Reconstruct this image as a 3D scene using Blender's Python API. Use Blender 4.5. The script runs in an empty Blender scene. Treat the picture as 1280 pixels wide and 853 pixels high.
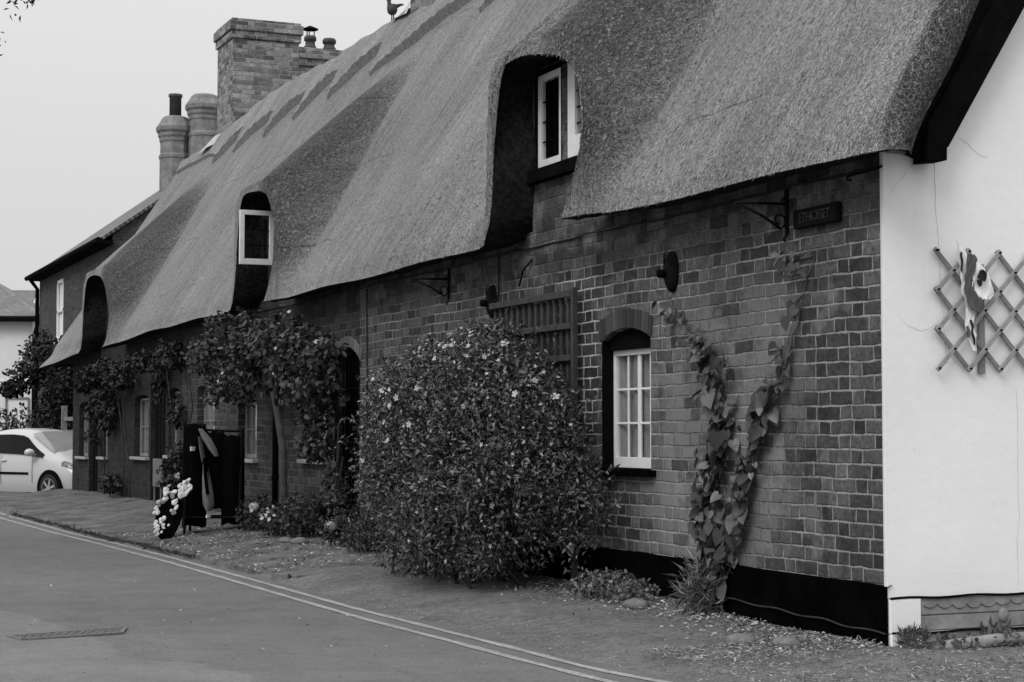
import bpy, bmesh, math, random
import numpy as np
from mathutils import Vector, Matrix
R_ = math.radians
random.seed(7); rng = np.random.default_rng(7)
scene = bpy.context.scene
COL = scene.collection

# ------------------------------------------------------------------ camera, sky, sun, exposure
cam_d = bpy.data.cameras.new("camera"); cam = bpy.data.objects.new("camera", cam_d); COL.objects.link(cam)
cam.location = (-5.648, -8.104, 1.154)
cam.rotation_euler = (R_(90 + 2.897), 0, R_(-23.1))
cam_d.sensor_width = 36; cam_d.lens = 2243 / 1280 * 36; cam_d.clip_end = 2000; cam_d.clip_start = .1
scene.camera = cam
SUN_DIR = Vector((-.62, -.42, .70)).normalized()          # towards the sun, high and veiled by cloud
w = bpy.data.worlds.new("World"); scene.world = w; w.use_nodes = True
nt = w.node_tree; nt.nodes.clear()
sky = nt.nodes.new('ShaderNodeTexSky'); sky.sky_type = 'NISHITA'; sky.sun_disc = False
sky.sun_elevation = math.asin(SUN_DIR.z); sky.sun_rotation = math.atan2(SUN_DIR.x, SUN_DIR.y)
bw = nt.nodes.new('ShaderNodeRGBToBW'); nt.links.new(sky.outputs[0], bw.inputs[0])
tc = nt.nodes.new('ShaderNodeTexCoord'); sx = nt.nodes.new('ShaderNodeSeparateXYZ'); nt.links.new(tc.outputs['Generated'], sx.inputs[0])
def wmath(op, a, b=None, c=None):
    n = nt.nodes.new('ShaderNodeMath'); n.operation = op
    for i, v in enumerate((a, b, c)):
        if v is None: continue
        if isinstance(v, (int, float)): n.inputs[i].default_value = v
        else: nt.links.new(v, n.inputs[i])
    return n.outputs[0]
up = wmath('MAXIMUM', sx.outputs[2], 0.0)
over = wmath('MULTIPLY_ADD', wmath('POWER', up, 1.3), 11.0, 6.85)      # cloud deck, brighter overhead
mixed = wmath('ADD', wmath('MULTIPLY', over, .94), wmath('MULTIPLY', wmath('MINIMUM', bw.outputs[0], 12.0), .06))
bg = nt.nodes.new('ShaderNodeBackground'); bg.inputs[1].default_value = .095
cc = nt.nodes.new('ShaderNodeCombineColor')
for i in range(3): nt.links.new(mixed, cc.inputs[i])
nt.links.new(cc.outputs[0], bg.inputs[0])
wo = nt.nodes.new('ShaderNodeOutputWorld'); nt.links.new(bg.outputs[0], wo.inputs[0])
sd = bpy.data.lights.new("sun", 'SUN'); sd.energy = 1.5; sd.angle = R_(28); sd.color = (1, 1, 1)
so = bpy.data.objects.new("sun", sd); COL.objects.link(so); so.rotation_euler = SUN_DIR.to_track_quat('Z', 'Y').to_euler()
scene.view_settings.view_transform = 'Standard'; scene.view_settings.look = 'None'
scene.view_settings.exposure = 0.0; scene.view_settings.gamma = 1.0

# ------------------------------------------------------------------ node helpers
class NT:
    def __init__(s, name):
        s.m = bpy.data.materials.new(name); s.m.use_nodes = True; s.t = s.m.node_tree
        s.b = s.t.nodes['Principled BSDF']; s.b.inputs['Specular IOR Level'].default_value = .25
    def n(s, t, **k):
        o = s.t.nodes.new(t)
        for a, v in k.items(): setattr(o, a, v)
        return o
    def set(s, sock, v):
        if isinstance(v, (int, float)): sock.default_value = v
        elif isinstance(v, (tuple, list)): sock.default_value = v
        else: s.t.links.new(v, sock)
    def M(s, op, a, b=None, c=None, clamp=False):
        o = s.n('ShaderNodeMath', operation=op, use_clamp=clamp)
        for i, v in enumerate((a, b, c)):
            if v is not None: s.set(o.inputs[i], v)
        return o.outputs[0]
    def ramp(s, v, a, b, lo=0., hi=1.):
        o = s.n('ShaderNodeMapRange', interpolation_type='SMOOTHSTEP')
        for i, x in enumerate((v, a, b, lo, hi)): s.set(o.inputs[i], x)
        return o.outputs[0]
    def lin(s, v, a, b, lo=0., hi=1.):
        o = s.n('ShaderNodeMapRange')
        for i, x in enumerate((v, a, b, lo, hi)): s.set(o.inputs[i], x)
        return o.outputs[0]
    def mix(s, f, a, b):
        o = s.n('ShaderNodeMix', data_type='FLOAT'); s.set(o.inputs[0], f); s.set(o.inputs[2], a); s.set(o.inputs[3], b)
        return o.outputs[0]
    def obj(s): return s.n('ShaderNodeTexCoord').outputs['Object']
    def pos(s): return s.n('ShaderNodeNewGeometry').outputs['Position']
    def uv(s): return s.n('ShaderNodeTexCoord').outputs['UV']
    def sep(s, v):
        o = s.n('ShaderNodeSeparateXYZ'); s.set(o.inputs[0], v); return o.outputs
    def comb(s, x, y, z=0.):
        o = s.n('ShaderNodeCombineXYZ')
        for i, v in enumerate((x, y, z)): s.set(o.inputs[i], v)
        return o.outputs[0]
    def noise(s, v, scale, detail=2., rough=.5):
        o = s.n('ShaderNodeTexNoise'); s.set(o.inputs['Vector'], v); o.inputs['Scale'].default_value = scale
        o.inputs['Detail'].default_value = detail; o.inputs['Roughness'].default_value = rough
        return o.outputs[0]
    def voro(s, v, scale, feature='DISTANCE_TO_EDGE'):
        o = s.n('ShaderNodeTexVoronoi', feature=feature); s.set(o.inputs['Vector'], v); o.inputs['Scale'].default_value = scale
        return o.outputs['Distance']
    def scale(s, v, sc):
        o = s.n('ShaderNodeVectorMath', operation='MULTIPLY'); s.set(o.inputs[0], v); o.inputs[1].default_value = sc
        return o.outputs[0]
    def island(s): return s.n('ShaderNodeNewGeometry').outputs['Random Per Island']
    def out(s, v, rough=.85, bump=None, strength=.5, dist=.01, spec=None):
        c = s.n('ShaderNodeCombineColor')
        for i in range(3): s.set(c.inputs[i], v)
        s.t.links.new(c.outputs[0], s.b.inputs['Base Color']); s.set(s.b.inputs['Roughness'], rough)
        if spec is not None: s.b.inputs['Specular IOR Level'].default_value = spec
        if bump is not None:
            bn = s.n('ShaderNodeBump'); bn.inputs['Strength'].default_value = strength; bn.inputs['Distance'].default_value = dist
            s.set(bn.inputs['Height'], bump); s.t.links.new(bn.outputs[0], s.b.inputs['Normal'])
        return s.m

def plain(name, v, rough=.7, var=.25, sc=9., bump=.25, spec=.25, dist=.004):
    k = NT(name); o = k.obj()
    nn = k.noise(o, sc, 4, .6); n2 = k.noise(o, sc * 7, 3, .6)
    val = k.M('MULTIPLY', v, k.M('ADD', k.lin(nn, .3, .7, 1 - var, 1 + var), k.lin(n2, .3, .7, -var * .4, var * .4)))
    return k.out(val, rough, n2, bump, dist, spec)

def brick_mat(name, lo, hi, mortar, pale=0., pale_zone=None, h=.0815, P=.345, dark_share=.22, mvar=.5, band=None, contrast_zone=False, mw=.0085):
    k = NT(name); p = k.obj(); g = k.n('ShaderNodeNewGeometry')
    X, Y, Z = k.sep(p); N = k.sep(g.outputs['True Normal'])
    side = k.M('GREATER_THAN', k.M('ABSOLUTE', N[0]), .6)
    t = k.mix(side, X, Y)
    q = k.comb(t, Z, 0.)
    nz = k.M('SUBTRACT', k.noise(q, .9, 2), .5); nz2 = k.M('SUBTRACT', k.noise(k.comb(t, Z, 5.), 7., 2), .5)
    z = k.M('ADD', Z, k.M('ADD', k.M('MULTIPLY', nz, .05), k.M('MULTIPLY', nz2, .018)))
    r = k.M('FLOOR', k.M('DIVIDE', z, h))
    wn = k.n('ShaderNodeTexWhiteNoise', noise_dimensions='1D'); k.set(wn.inputs['W'], r)
    tj = k.M('ADD', t, k.M('MULTIPLY', k.M('SUBTRACT', k.noise(k.comb(t, Z, 9.), 5., 2), .5), .035))
    u = k.M('ADD', k.M('DIVIDE', tj, P), k.M('ADD', k.M('MULTIPLY', k.M('MODULO', k.M('ADD', r, 400.), 2.), .5), k.M('MULTIPLY', wn.outputs[0], .22)))
    fu = k.M('FLOOR', u); f = k.M('SUBTRACT', u, fu)
    isH = k.M('GREATER_THAN', f, .67)
    loc = k.mix(isH, k.M('MULTIPLY', f, P), k.M('MULTIPLY', k.M('SUBTRACT', f, .67), P))
    ln = k.mix(isH, .67 * P, .33 * P)
    dx = k.M('MINIMUM', loc, k.M('SUBTRACT', ln, loc))
    fz = k.M('SUBTRACT', z, k.M('MULTIPLY', r, h)); dz = k.M('MINIMUM', fz, k.M('SUBTRACT', h, fz))
    d = k.M('MINIMUM', dx, dz)
    rag = k.M('SUBTRACT', k.noise(p, 42., 4, .75), .5)
    d = k.M('ADD', d, k.M('ADD', k.M('MULTIPLY', rag, .015), k.M('MULTIPLY', k.M('SUBTRACT', k.noise(p, 11., 2), .5), .012)))
    mask = k.ramp(d, mw * .35, mw * 1.1)                                  # 1 on the brick
    idv = k.M('ADD', k.M('ADD', k.M('MULTIPLY', fu, 3.1), k.M('MULTIPLY', isH, 1.37)), k.M('MULTIPLY', r, 17.3))
    w2 = k.n('ShaderNodeTexWhiteNoise', noise_dimensions='1D'); k.set(w2.inputs['W'], idv)
    rnd = w2.outputs[0]
    rnd2 = k.M('FRACT', k.M('MULTIPLY', rnd, 37.7))
    base = k.mix(k.M('POWER', rnd, 1.2), lo, hi)
    base = k.mix(k.M('LESS_THAN', rnd2, dark_share), base, lo * .75)
    grain = k.noise(p, 38., 5, .7); blot = k.noise(p, 9., 3, .6)
    base = k.M('MULTIPLY', base, k.lin(k.noise(p, 21., 4, .7), .32, .68, .74, 1.3)); base = k.M('MULTIPLY', base, k.M('ADD', k.lin(grain, .3, .7, .6, 1.4), k.lin(blot, .3, .7, -.28, .28)))
    zone = k.noise(q, .75, 3, .55)
    mm = k.M('MULTIPLY', mortar, k.M('ADD', k.lin(k.noise(q, 1.3, 3), .32, .68, 1 - mvar, 1 + mvar), k.lin(grain, .3, .7, -.4, .4)))
    if pale > 0:
        if pale_zone:
            y0, y1, z0, z1 = pale_zone
            wob = k.M('MULTIPLY', k.M('SUBTRACT', k.noise(q, 1.6, 4, .6), .5), 1.1)
            a = k.M('MULTIPLY', k.ramp(k.M('ADD', t, wob), y0 - .25, y0 + .25), k.M('SUBTRACT', 1., k.ramp(k.M('ADD', t, wob), y1 - .3, y1 + .3)))
            b = k.M('MULTIPLY', k.ramp(Z, z0 - .1, z0 + .1), k.M('SUBTRACT', 1., k.ramp(k.M('ADD', Z, k.M('MULTIPLY', wob, .4)), z1 - .25, z1 + .2)))
            pm = k.M('MULTIPLY', a, b)
        else:
            pm = k.ramp(zone, .5, .66)
        pm = k.M('MAXIMUM', k.M('MULTIPLY', pm, k.lin(k.noise(k.comb(t, Z, 2.), 3.2, 4, .7), .36, .52, .25, 1.)), k.M('MULTIPLY', k.ramp(k.noise(k.comb(t, Z, 4.), 2.6, 4, .65), .56, .68), .7))
        pf = k.M('MULTIPLY', k.M('MULTIPLY', pm, pale), k.M('LESS_THAN', rnd2, .83))
        base = k.mix(pf, base, k.M('MULTIPLY', k.lin(rnd, 0, 1, .95, 1.2), mortar * .8))
    if contrast_zone:                                               # dark repointed patch with white mortar
        wob = k.M('MULTIPLY', k.M('SUBTRACT', k.noise(q, 2.2, 3), .5), .35)
        tt = k.M('ADD', t, wob)
        a = k.M('MULTIPLY', k.ramp(tt, 3.45, 3.6), k.M('SUBTRACT', 1., k.ramp(tt, 4.2, 4.4)))
        b = k.M('MULTIPLY', k.ramp(Z, .9, 1.3), k.M('SUBTRACT', 1., k.ramp(k.M('ADD', Z, wob), 2.47, 2.53)))
        cz = k.M('MULTIPLY', a, b)
        base = k.mix(cz, base, k.M('MULTIPLY', base, .6)); mm = k.mix(cz, mm, mortar * 1.9)
        tt2 = k.M('ADD', t, wob); c2 = k.M('MULTIPLY', k.M('SUBTRACT', 1., k.ramp(tt2, .5, .95)), k.M('SUBTRACT', 1., k.ramp(Z, 1.9, 2.1)))
        mm = k.mix(c2, mm, mortar * 1.12); base = k.mix(c2, base, k.M('MULTIPLY', base, .92))
    if band is not None:                                            # darker, flatter courses towards the eaves
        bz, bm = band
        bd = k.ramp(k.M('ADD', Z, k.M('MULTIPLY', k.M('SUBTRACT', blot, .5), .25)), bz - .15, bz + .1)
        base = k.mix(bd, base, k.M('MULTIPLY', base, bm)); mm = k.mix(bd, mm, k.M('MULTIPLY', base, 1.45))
    # damp stain and lime runs, streaks with a shape of their own
    st = k.ramp(k.noise(k.comb(k.M('MULTIPLY', t, 6.), k.M('MULTIPLY', Z, .8), 3.), 1., 4, .6), .58, .78)
    val = k.mix(mask, mm, base)
    val = k.M('MULTIPLY', val, k.M('SUBTRACT', 1., k.M('MULTIPLY', st, .35)))
    val = k.M('MULTIPLY', val, k.lin(zone, .3, .7, .8, 1.15))
    bloom = k.M('MULTIPLY', k.ramp(k.noise(k.comb(k.M('MULTIPLY', t, 3.2), k.M('MULTIPLY', Z, 1.6), 7.), 1., 5, .7), .5, .75), k.lin(grain, .35, .65, .3, 1.))
    val = k.M('ADD', val, k.M('MULTIPLY', bloom, mortar * .25))
    hgt = k.M('ADD', k.M('MULTIPLY', mask, 1.), k.M('MULTIPLY', grain, .6))
    return k.out(val, .9, hgt, 1., .011, .2)

def thatch_mat(name, tone, worn_shade_attr=True):
    k = NT(name); uv = k.uv(); U = k.sep(uv)
    far = 1.
    p3 = k.obj(); warp = k.noise(p3, 1.2, 2); v2 = uv
    pw = k.n('ShaderNodeVectorMath', operation='ADD'); k.set(pw.inputs[0], p3); k.set(pw.inputs[1], k.comb(0., k.M('MULTIPLY', warp, .12), 0.)); pw = pw.outputs[0]
    streak = k.noise(k.scale(v2, (9., .7, 1)), 1., 4, .6)
    fib = k.noise(k.scale(pw, (24., 56., 20.)), 1., 3, .8)
    fine = k.noise(k.scale(pw, (62., 78., 62.)), 1., 2, .85)
    blot = k.noise(k.scale(v2, (.9, .5, 1)), 1., 4, .6)
    net = k.voro(k.scale(uv, (1., .8, 1.)), 30.)
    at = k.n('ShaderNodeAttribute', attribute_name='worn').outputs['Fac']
    sp = k.M('ADD', k.M('MULTIPLY', k.lin(fib, .28, .72, 0, 1), .5), k.M('MULTIPLY', k.lin(fine, .25, .75, 0, 1), .5))
    val = k.M('MULTIPLY', tone, k.lin(sp, .25, .75, .40, 1.65))
    val = k.M('MULTIPLY', val, k.M('ADD', k.lin(streak, .3, .7, .80, 1.16), k.lin(blot, .3, .7, -.17, .14)))
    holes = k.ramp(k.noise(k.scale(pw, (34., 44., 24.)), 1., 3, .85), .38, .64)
    val = k.M('MULTIPLY', val, k.mix(at, 1., k.lin(holes, 0, 1, .36, .92)))      # coarse weathered reed-ends; flank and verge shade put into the colour
    wire = k.M('SUBTRACT', 1., k.ramp(net, .02, .07))
    val = k.M('ADD', val, k.M('MULTIPLY', wire, k.mix(k.ramp(U[0], -.15, .35), tone * .5, tone * .05))); val = k.M('MULTIPLY', val, k.mix(k.ramp(U[0], -.25, .1), k.mix(wire, .72, 1.), 1.))
    # the old runs of netting laid along the roof
    seam = k.M('ABSOLUTE', k.M('SUBTRACT', k.M('FRACT', k.M('DIVIDE', k.M('ADD', U[1], k.M('MULTIPLY', k.noise(k.scale(uv, (1.1, .2, 1)), 1., 2), .25)), 1.13)), .5))
    sl = k.M('MULTIPLY', k.M('SUBTRACT', 1., k.ramp(seam, .003, .012)), k.ramp(k.noise(uv, .8, 2), .45, .6))
    val = k.M('MULTIPLY', val, k.M('SUBTRACT', 1., k.M('MULTIPLY', sl, .42)))
    hgt = k.M('ADD', k.M('ADD', fib, k.M('MULTIPLY', fine, .8)), k.M('MULTIPLY', k.M('MULTIPLY', holes, at), 1.2))
    return k.out(val, .95, hgt, 1., .03, .08)

def leaf_mat(name, lo, hi, rough=.5, spec=.3, trans=.12):
    k = NT(name); i = k.island()
    val = k.mix(k.M('POWER', i, 1.6), lo, hi)
    c = k.n('ShaderNodeCombineColor')
    for j in range(3): k.set(c.inputs[j], val)
    k.t.links.new(c.outputs[0], k.b.inputs['Base Color']); k.b.inputs['Roughness'].default_value = rough
    k.b.inputs['Specular IOR Level'].default_value = spec
    tr = k.n('ShaderNodeBsdfTranslucent'); k.t.links.new(c.outputs[0], tr.inputs[0])
    mx = k.n('ShaderNodeMixShader'); mx.inputs[0].default_value = trans
    o = k.t.nodes['Material Output']
    k.t.links.new(k.b.outputs[0], mx.inputs[1]); k.t.links.new(tr.outputs[0], mx.inputs[2]); k.t.links.new(mx.outputs[0], o.inputs[0])
    return k.m

def glass_mat(name):
    k = NT(name)
    tr = k.n('ShaderNodeBsdfTransparent'); tr.inputs[0].default_value = (.8, .8, .8, 1)
    gl = k.n('ShaderNodeBsdfGlossy'); gl.inputs['Roughness'].default_value = .03; gl.inputs[0].default_value = (.9, .9, .9, 1)
    fr = k.n('ShaderNodeLayerWeight'); fr.inputs[0].default_value = .5; fac = k.M('MULTIPLY_ADD', k.M('POWER', fr.outputs['Facing'], 4.), .75, .05)
    wv = k.n('ShaderNodeBump'); wv.inputs['Strength'].default_value = .25; wv.inputs['Distance'].default_value = .004
    k.set(wv.inputs['Height'], k.noise(k.obj(), 6., 2)); k.t.links.new(wv.outputs[0], gl.inputs['Normal'])
    mx = k.n('ShaderNodeMixShader'); k.t.links.new(fac, mx.inputs[0])
    k.t.links.new(tr.outputs[0], mx.inputs[1]); k.t.links.new(gl.outputs[0], mx.inputs[2])
    k.t.links.new(mx.outputs[0], k.t.nodes['Material Output'].inputs[0]); return k.m

def asphalt_mat(name):
    k = NT(name); p = k.pos(); X, Y, Z = k.sep(p)
    big = k.noise(p, .35, 3, .55); mid = k.noise(p, 2.5, 4, .6); fine = k.noise(p, 120., 3, .8); st = k.noise(p, 45., 3, .7)
    edge = k.M('ADD', X, k.M('ADD', k.M('MULTIPLY', k.noise(p, .8, 3), 1.2), k.M('MULTIPLY', Y, .16)))
    patch = k.ramp(edge, -2.72, -2.66)                               # older darker strip along the kerb
    v = k.mix(patch, .158, .128)
    v = k.M('MULTIPLY', v, k.M('ADD', k.lin(big, .3, .7, .88, 1.12), k.M('ADD', k.lin(mid, .3, .7, -.12, .12), k.lin(k.noise(p, 9., 4, .7), .3, .7, -.09, .09))))
    v = k.M('MULTIPLY', v, k.M('ADD', k.lin(fine, .25, .75, .5, 1.5), k.lin(k.noise(p, 38., 3, .8), .3, .7, -.16, .16)))
    chips = k.ramp(k.noise(p, 34., 2, .9), .66, .72)
    v = k.M('ADD', v, k.M('MULTIPLY', chips, .09))
    crack = k.M('MULTIPLY', k.M('SUBTRACT', 1., k.ramp(k.voro(k.scale(k.comb(k.M('ADD', X, k.M('MULTIPLY', mid, .5)), k.M('ADD', Y, k.M('MULTIPLY', big, 1.))), (1, .45, 1)), .55), .002, .008)), k.ramp(big, .5, .58))
    v = k.M('MULTIPLY', v, k.M('SUBTRACT', 1., k.M('MULTIPLY', crack, .16)))
    return k.out(v, .88, k.M('ADD', fine, st), .7, .006, .25)

def earth_mat(name, tone, stones=.5, moss=.4, fleck=.0):
    k = NT(name); p = k.pos()
    a = k.noise(p, 2.2, 5, .65); b = k.noise(p, 16., 4, .7); c = k.noise(p, 90., 3, .8)
    v = k.M('MULTIPLY', tone, k.M('ADD', k.lin(a, .3, .7, 1 - moss, 1 + moss), k.M('ADD', k.lin(b, .3, .7, -.3, .3), k.lin(c, .3, .7, -.35, .35))))
    d = k.voro(p, 26., 'F1'); s = k.M('MULTIPLY', k.M('SUBTRACT', 1., k.ramp(d, .12, .3)), k.ramp(b, .5, .62))
    v = k.M('ADD', v, k.M('MULTIPLY', s, tone * stones))
    return k.out(v, .95, k.M('ADD', k.M('ADD', b, c), s), .9, .015, .15)

def paint_mat(name, tone):
    k = NT(name); p = k.pos()
    a = k.noise(p, 30., 4, .75); b = k.noise(p, 3., 3)
    v = k.M('MULTIPLY', k.lin(a, .35, .65, tone * .55, tone), k.lin(b, .3, .7, .85, 1.1))
    al = k.ramp(k.noise(p, 26., 5, .85), .34, .50)
    v = k.mix(al, .1, v)
    return k.out(v, .8, a, .3, .003)

def plaster_mat(name, tone):
    k = NT(name); p = k.obj(); X, Y, Z = k.sep(p)
    a = k.noise(p, 1.1, 4, .6); b = k.noise(p, 14., 4, .6); c = k.noise(p, 60., 3)
    v = k.M('MULTIPLY', tone, k.M('ADD', k.lin(a, .3, .7, .955, 1.03), k.lin(b, .3, .7, -.018, .018)))
    drip = k.ramp(k.noise(k.comb(k.M('MULTIPLY', X, 9.), k.M('MULTIPLY', Z, .7), Y), 1., 4, .6), .6, .8)
    v = k.M('MULTIPLY', v, k.M('SUBTRACT', 1., k.M('MULTIPLY', drip, .07)))
    spl = k.M('MULTIPLY', k.M('SUBTRACT', 1., k.ramp(k.M('ADD', Z, k.M('MULTIPLY', k.noise(p, 5., 4, .7), .5)), .38, .9)), k.lin(b, .3, .7, .4, 1.)); v = k.M('MULTIPLY', v, k.M('SUBTRACT', 1., k.M('MULTIPLY', spl, .09)))
    sp = k.ramp(k.noise(p, 24., 2, .9), .73, .77); v = k.M('MULTIPLY', v, k.M('SUBTRACT', 1., k.M('MULTIPLY', sp, .18)))
    return k.out(v, .8, k.M('ADD', k.M('MULTIPLY', a, 3.), k.M('ADD', b, k.M('MULTIPLY', c, .3))), .2, .012, .2)

def slate_mat(name, tone):
    k = NT(name); u = k.uv()
    br = k.n('ShaderNodeTexBrick'); k.set(br.inputs[0], u); br.inputs['Scale'].default_value = 4.; br.inputs['Mortar Size'].default_value = .012
    br.inputs['Color1'].default_value = (tone * .8,) * 3 + (1,); br.inputs['Color2'].default_value = (tone * 1.25,) * 3 + (1,); br.inputs['Mortar'].default_value = (tone * .35,) * 3 + (1,)
    s = k.n('ShaderNodeSeparateColor'); k.t.links.new(br.outputs[0], s.inputs[0])
    return k.out(k.M('MULTIPLY', s.outputs[0], k.lin(k.noise(u, 1.3, 4), .3, .7, .75, 1.2)), .7, s.outputs[0], .5, .02)

M = dict(
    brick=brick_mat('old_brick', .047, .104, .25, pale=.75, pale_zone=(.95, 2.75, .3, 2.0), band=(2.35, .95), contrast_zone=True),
    brick_half_shade=brick_mat('old_brick_half_shade', .032, .064, .105, pale=.3, band=(2.4, .7), mvar=.5),  # brick copy with the middle cottage's shade put into its tone
    brick_shaded=brick_mat('old_brick_shaded', .016, .028, .034, band=(2.4, .8), mvar=.4, dark_share=.1),  # deeper copy, shade of eaves and climbers painted into the brick
    brick_chim=brick_mat('chimney_brick', .12, .30, .26, pale=.5, dark_share=.2, mvar=.3),
    brick_nb=brick_mat('neighbour_brick', .05, .075, .075, dark_share=.1, mvar=.3),
    stone=plain('moulded_stone', .19, .9, .35, 5., .5), pot=plain('clay_pot', .07, .8),
    thatch=thatch_mat('reed_thatch', .265), ridge=thatch_mat('ridge_thatch', .30),
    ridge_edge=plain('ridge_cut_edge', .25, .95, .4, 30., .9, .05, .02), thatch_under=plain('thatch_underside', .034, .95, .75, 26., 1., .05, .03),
    plaster=plaster_mat('white_plaster', .86), skirt=plain('grey_render', .23, .9, .3, 5., .4),
    black=plain('black_paint', .005, .95, .4, 6., .3, .02), black_wood=plain('black_wood', .006, .9, .5, 8., .4, .05),
    tar=plain('tarred_plinth', .0025, 1., .5, 4., .5, .0),
    white=plain('white_paint', .72, .5, .06, 12., .15), white_far=plain('far_window_paint', .2, .6, .15, 12., .15),  # second is a darker copy of the white for the far windows
    sill=plain('pale_sill', .30, .7, .2), glass=glass_mat('window_glass'), curtain=plain('curtain', .34, .9, .12, 4., .1),
    room=plain('dark_room', .01, .9), iron=plain('wrought_iron', .006, .8, .3, 20., .3, .08), lead=plain('lead_flashing', .42, .6, .2),
    wood=plain('grey_trellis_wood', .20, .8, .25, 14., .5), wood_light=plain('pale_trellis_wood', .30, .8, .2, 14., .5), wood_dark=plain('dark_trellis_wood', .045, .8, .35, 14., .5),
    asphalt=asphalt_mat('asphalt'), line=paint_mat('road_paint', .40), apron=earth_mat('dirt_apron', .165, .15, .25), verge=earth_mat('verge_earth', .13, .6, .55),
    earth=earth_mat('ground_earth', .09), kerb=plain('kerb_stone', .15, .9, .4, 8., .6),
    leaf_bush=leaf_mat('bush_leaf', .010, .165, .42, .45), star=leaf_mat('seed_star', .10, .62), petal=leaf_mat('white_petal', .55, .78, .6, .1, .25),
    leaf_vine=leaf_mat('vine_leaf', .03, .13, .4, .4), leaf_rose=leaf_mat('rose_leaf', .015, .10), leaf_dark=leaf_mat('climber_leaf', .006, .026),
    leaf_bed=leaf_mat('bed_leaf', .02, .08), leaf_tree=leaf_mat('tree_leaf', .025, .07), leaf_hedge=leaf_mat('hedge_leaf', .03, .09),
    weed=leaf_mat('weed_leaf', .06, .24), dry=leaf_mat('dry_grass', .16, .50, .8, .1, .1), litter=leaf_mat('litter', .12, .50, .8, .1, 0.), stem=plain('woody_stem', .03, .9, .4), stem_pale=plain('pale_stem', .12, .9, .4),
    bark=plain('bark', .05, .9, .5), car=plain('car_paint', .47, .2, .02, 3., 0., .6), car_glass=plain('car_glass', .006, .3, .1, 3., 0., .06),
    screen=plain('windscreen', .24, .08, .1, 3., 0., .8), tyre=plain('tyre', .012, .8), alloy=plain('alloy', .3, .35), lamp=plain('lamp_glass', .13, .15, .7, 14., .1, .5),
    slate=slate_mat('slate_tiles', .13), slate_far=slate_mat('far_slate', .16), wall_far=plain('far_white_wall', .66, .8, .06, .8, .1),
    cloth_black=plain('black_cloth', .003, .95, .4, 5., .3, .02), cloth_pale=plain('pale_lining', .17, .8, .3, 6., .3), bird=plain('straw_bird', .06, .9, .4, 20.),
    pale_panel=plain('pale_panel', .13, .8, .3, 12.), piece=plain('white_piece', .62, .6, .25, 20.), piece_grey=plain('grey_piece', .2, .6, .3, 20.),
    plaque=plain('plaque_iron', .006, .8, .3, 20., .3, .1), letters=plain('plaque_letters', .021, .6, .4, 30.), cover=plain('iron_cover', .16, .6, .3, 60., .6),
    foil=plain('white_foil', .8, .35, .1, 8.), foil_grey=plain('grey_print', .09, .5, .1), foil_black=plain('black_print', .012, .5), crack=plain('crack_line', .55, .9), cable=plain('cable', .012, .7),
)

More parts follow.
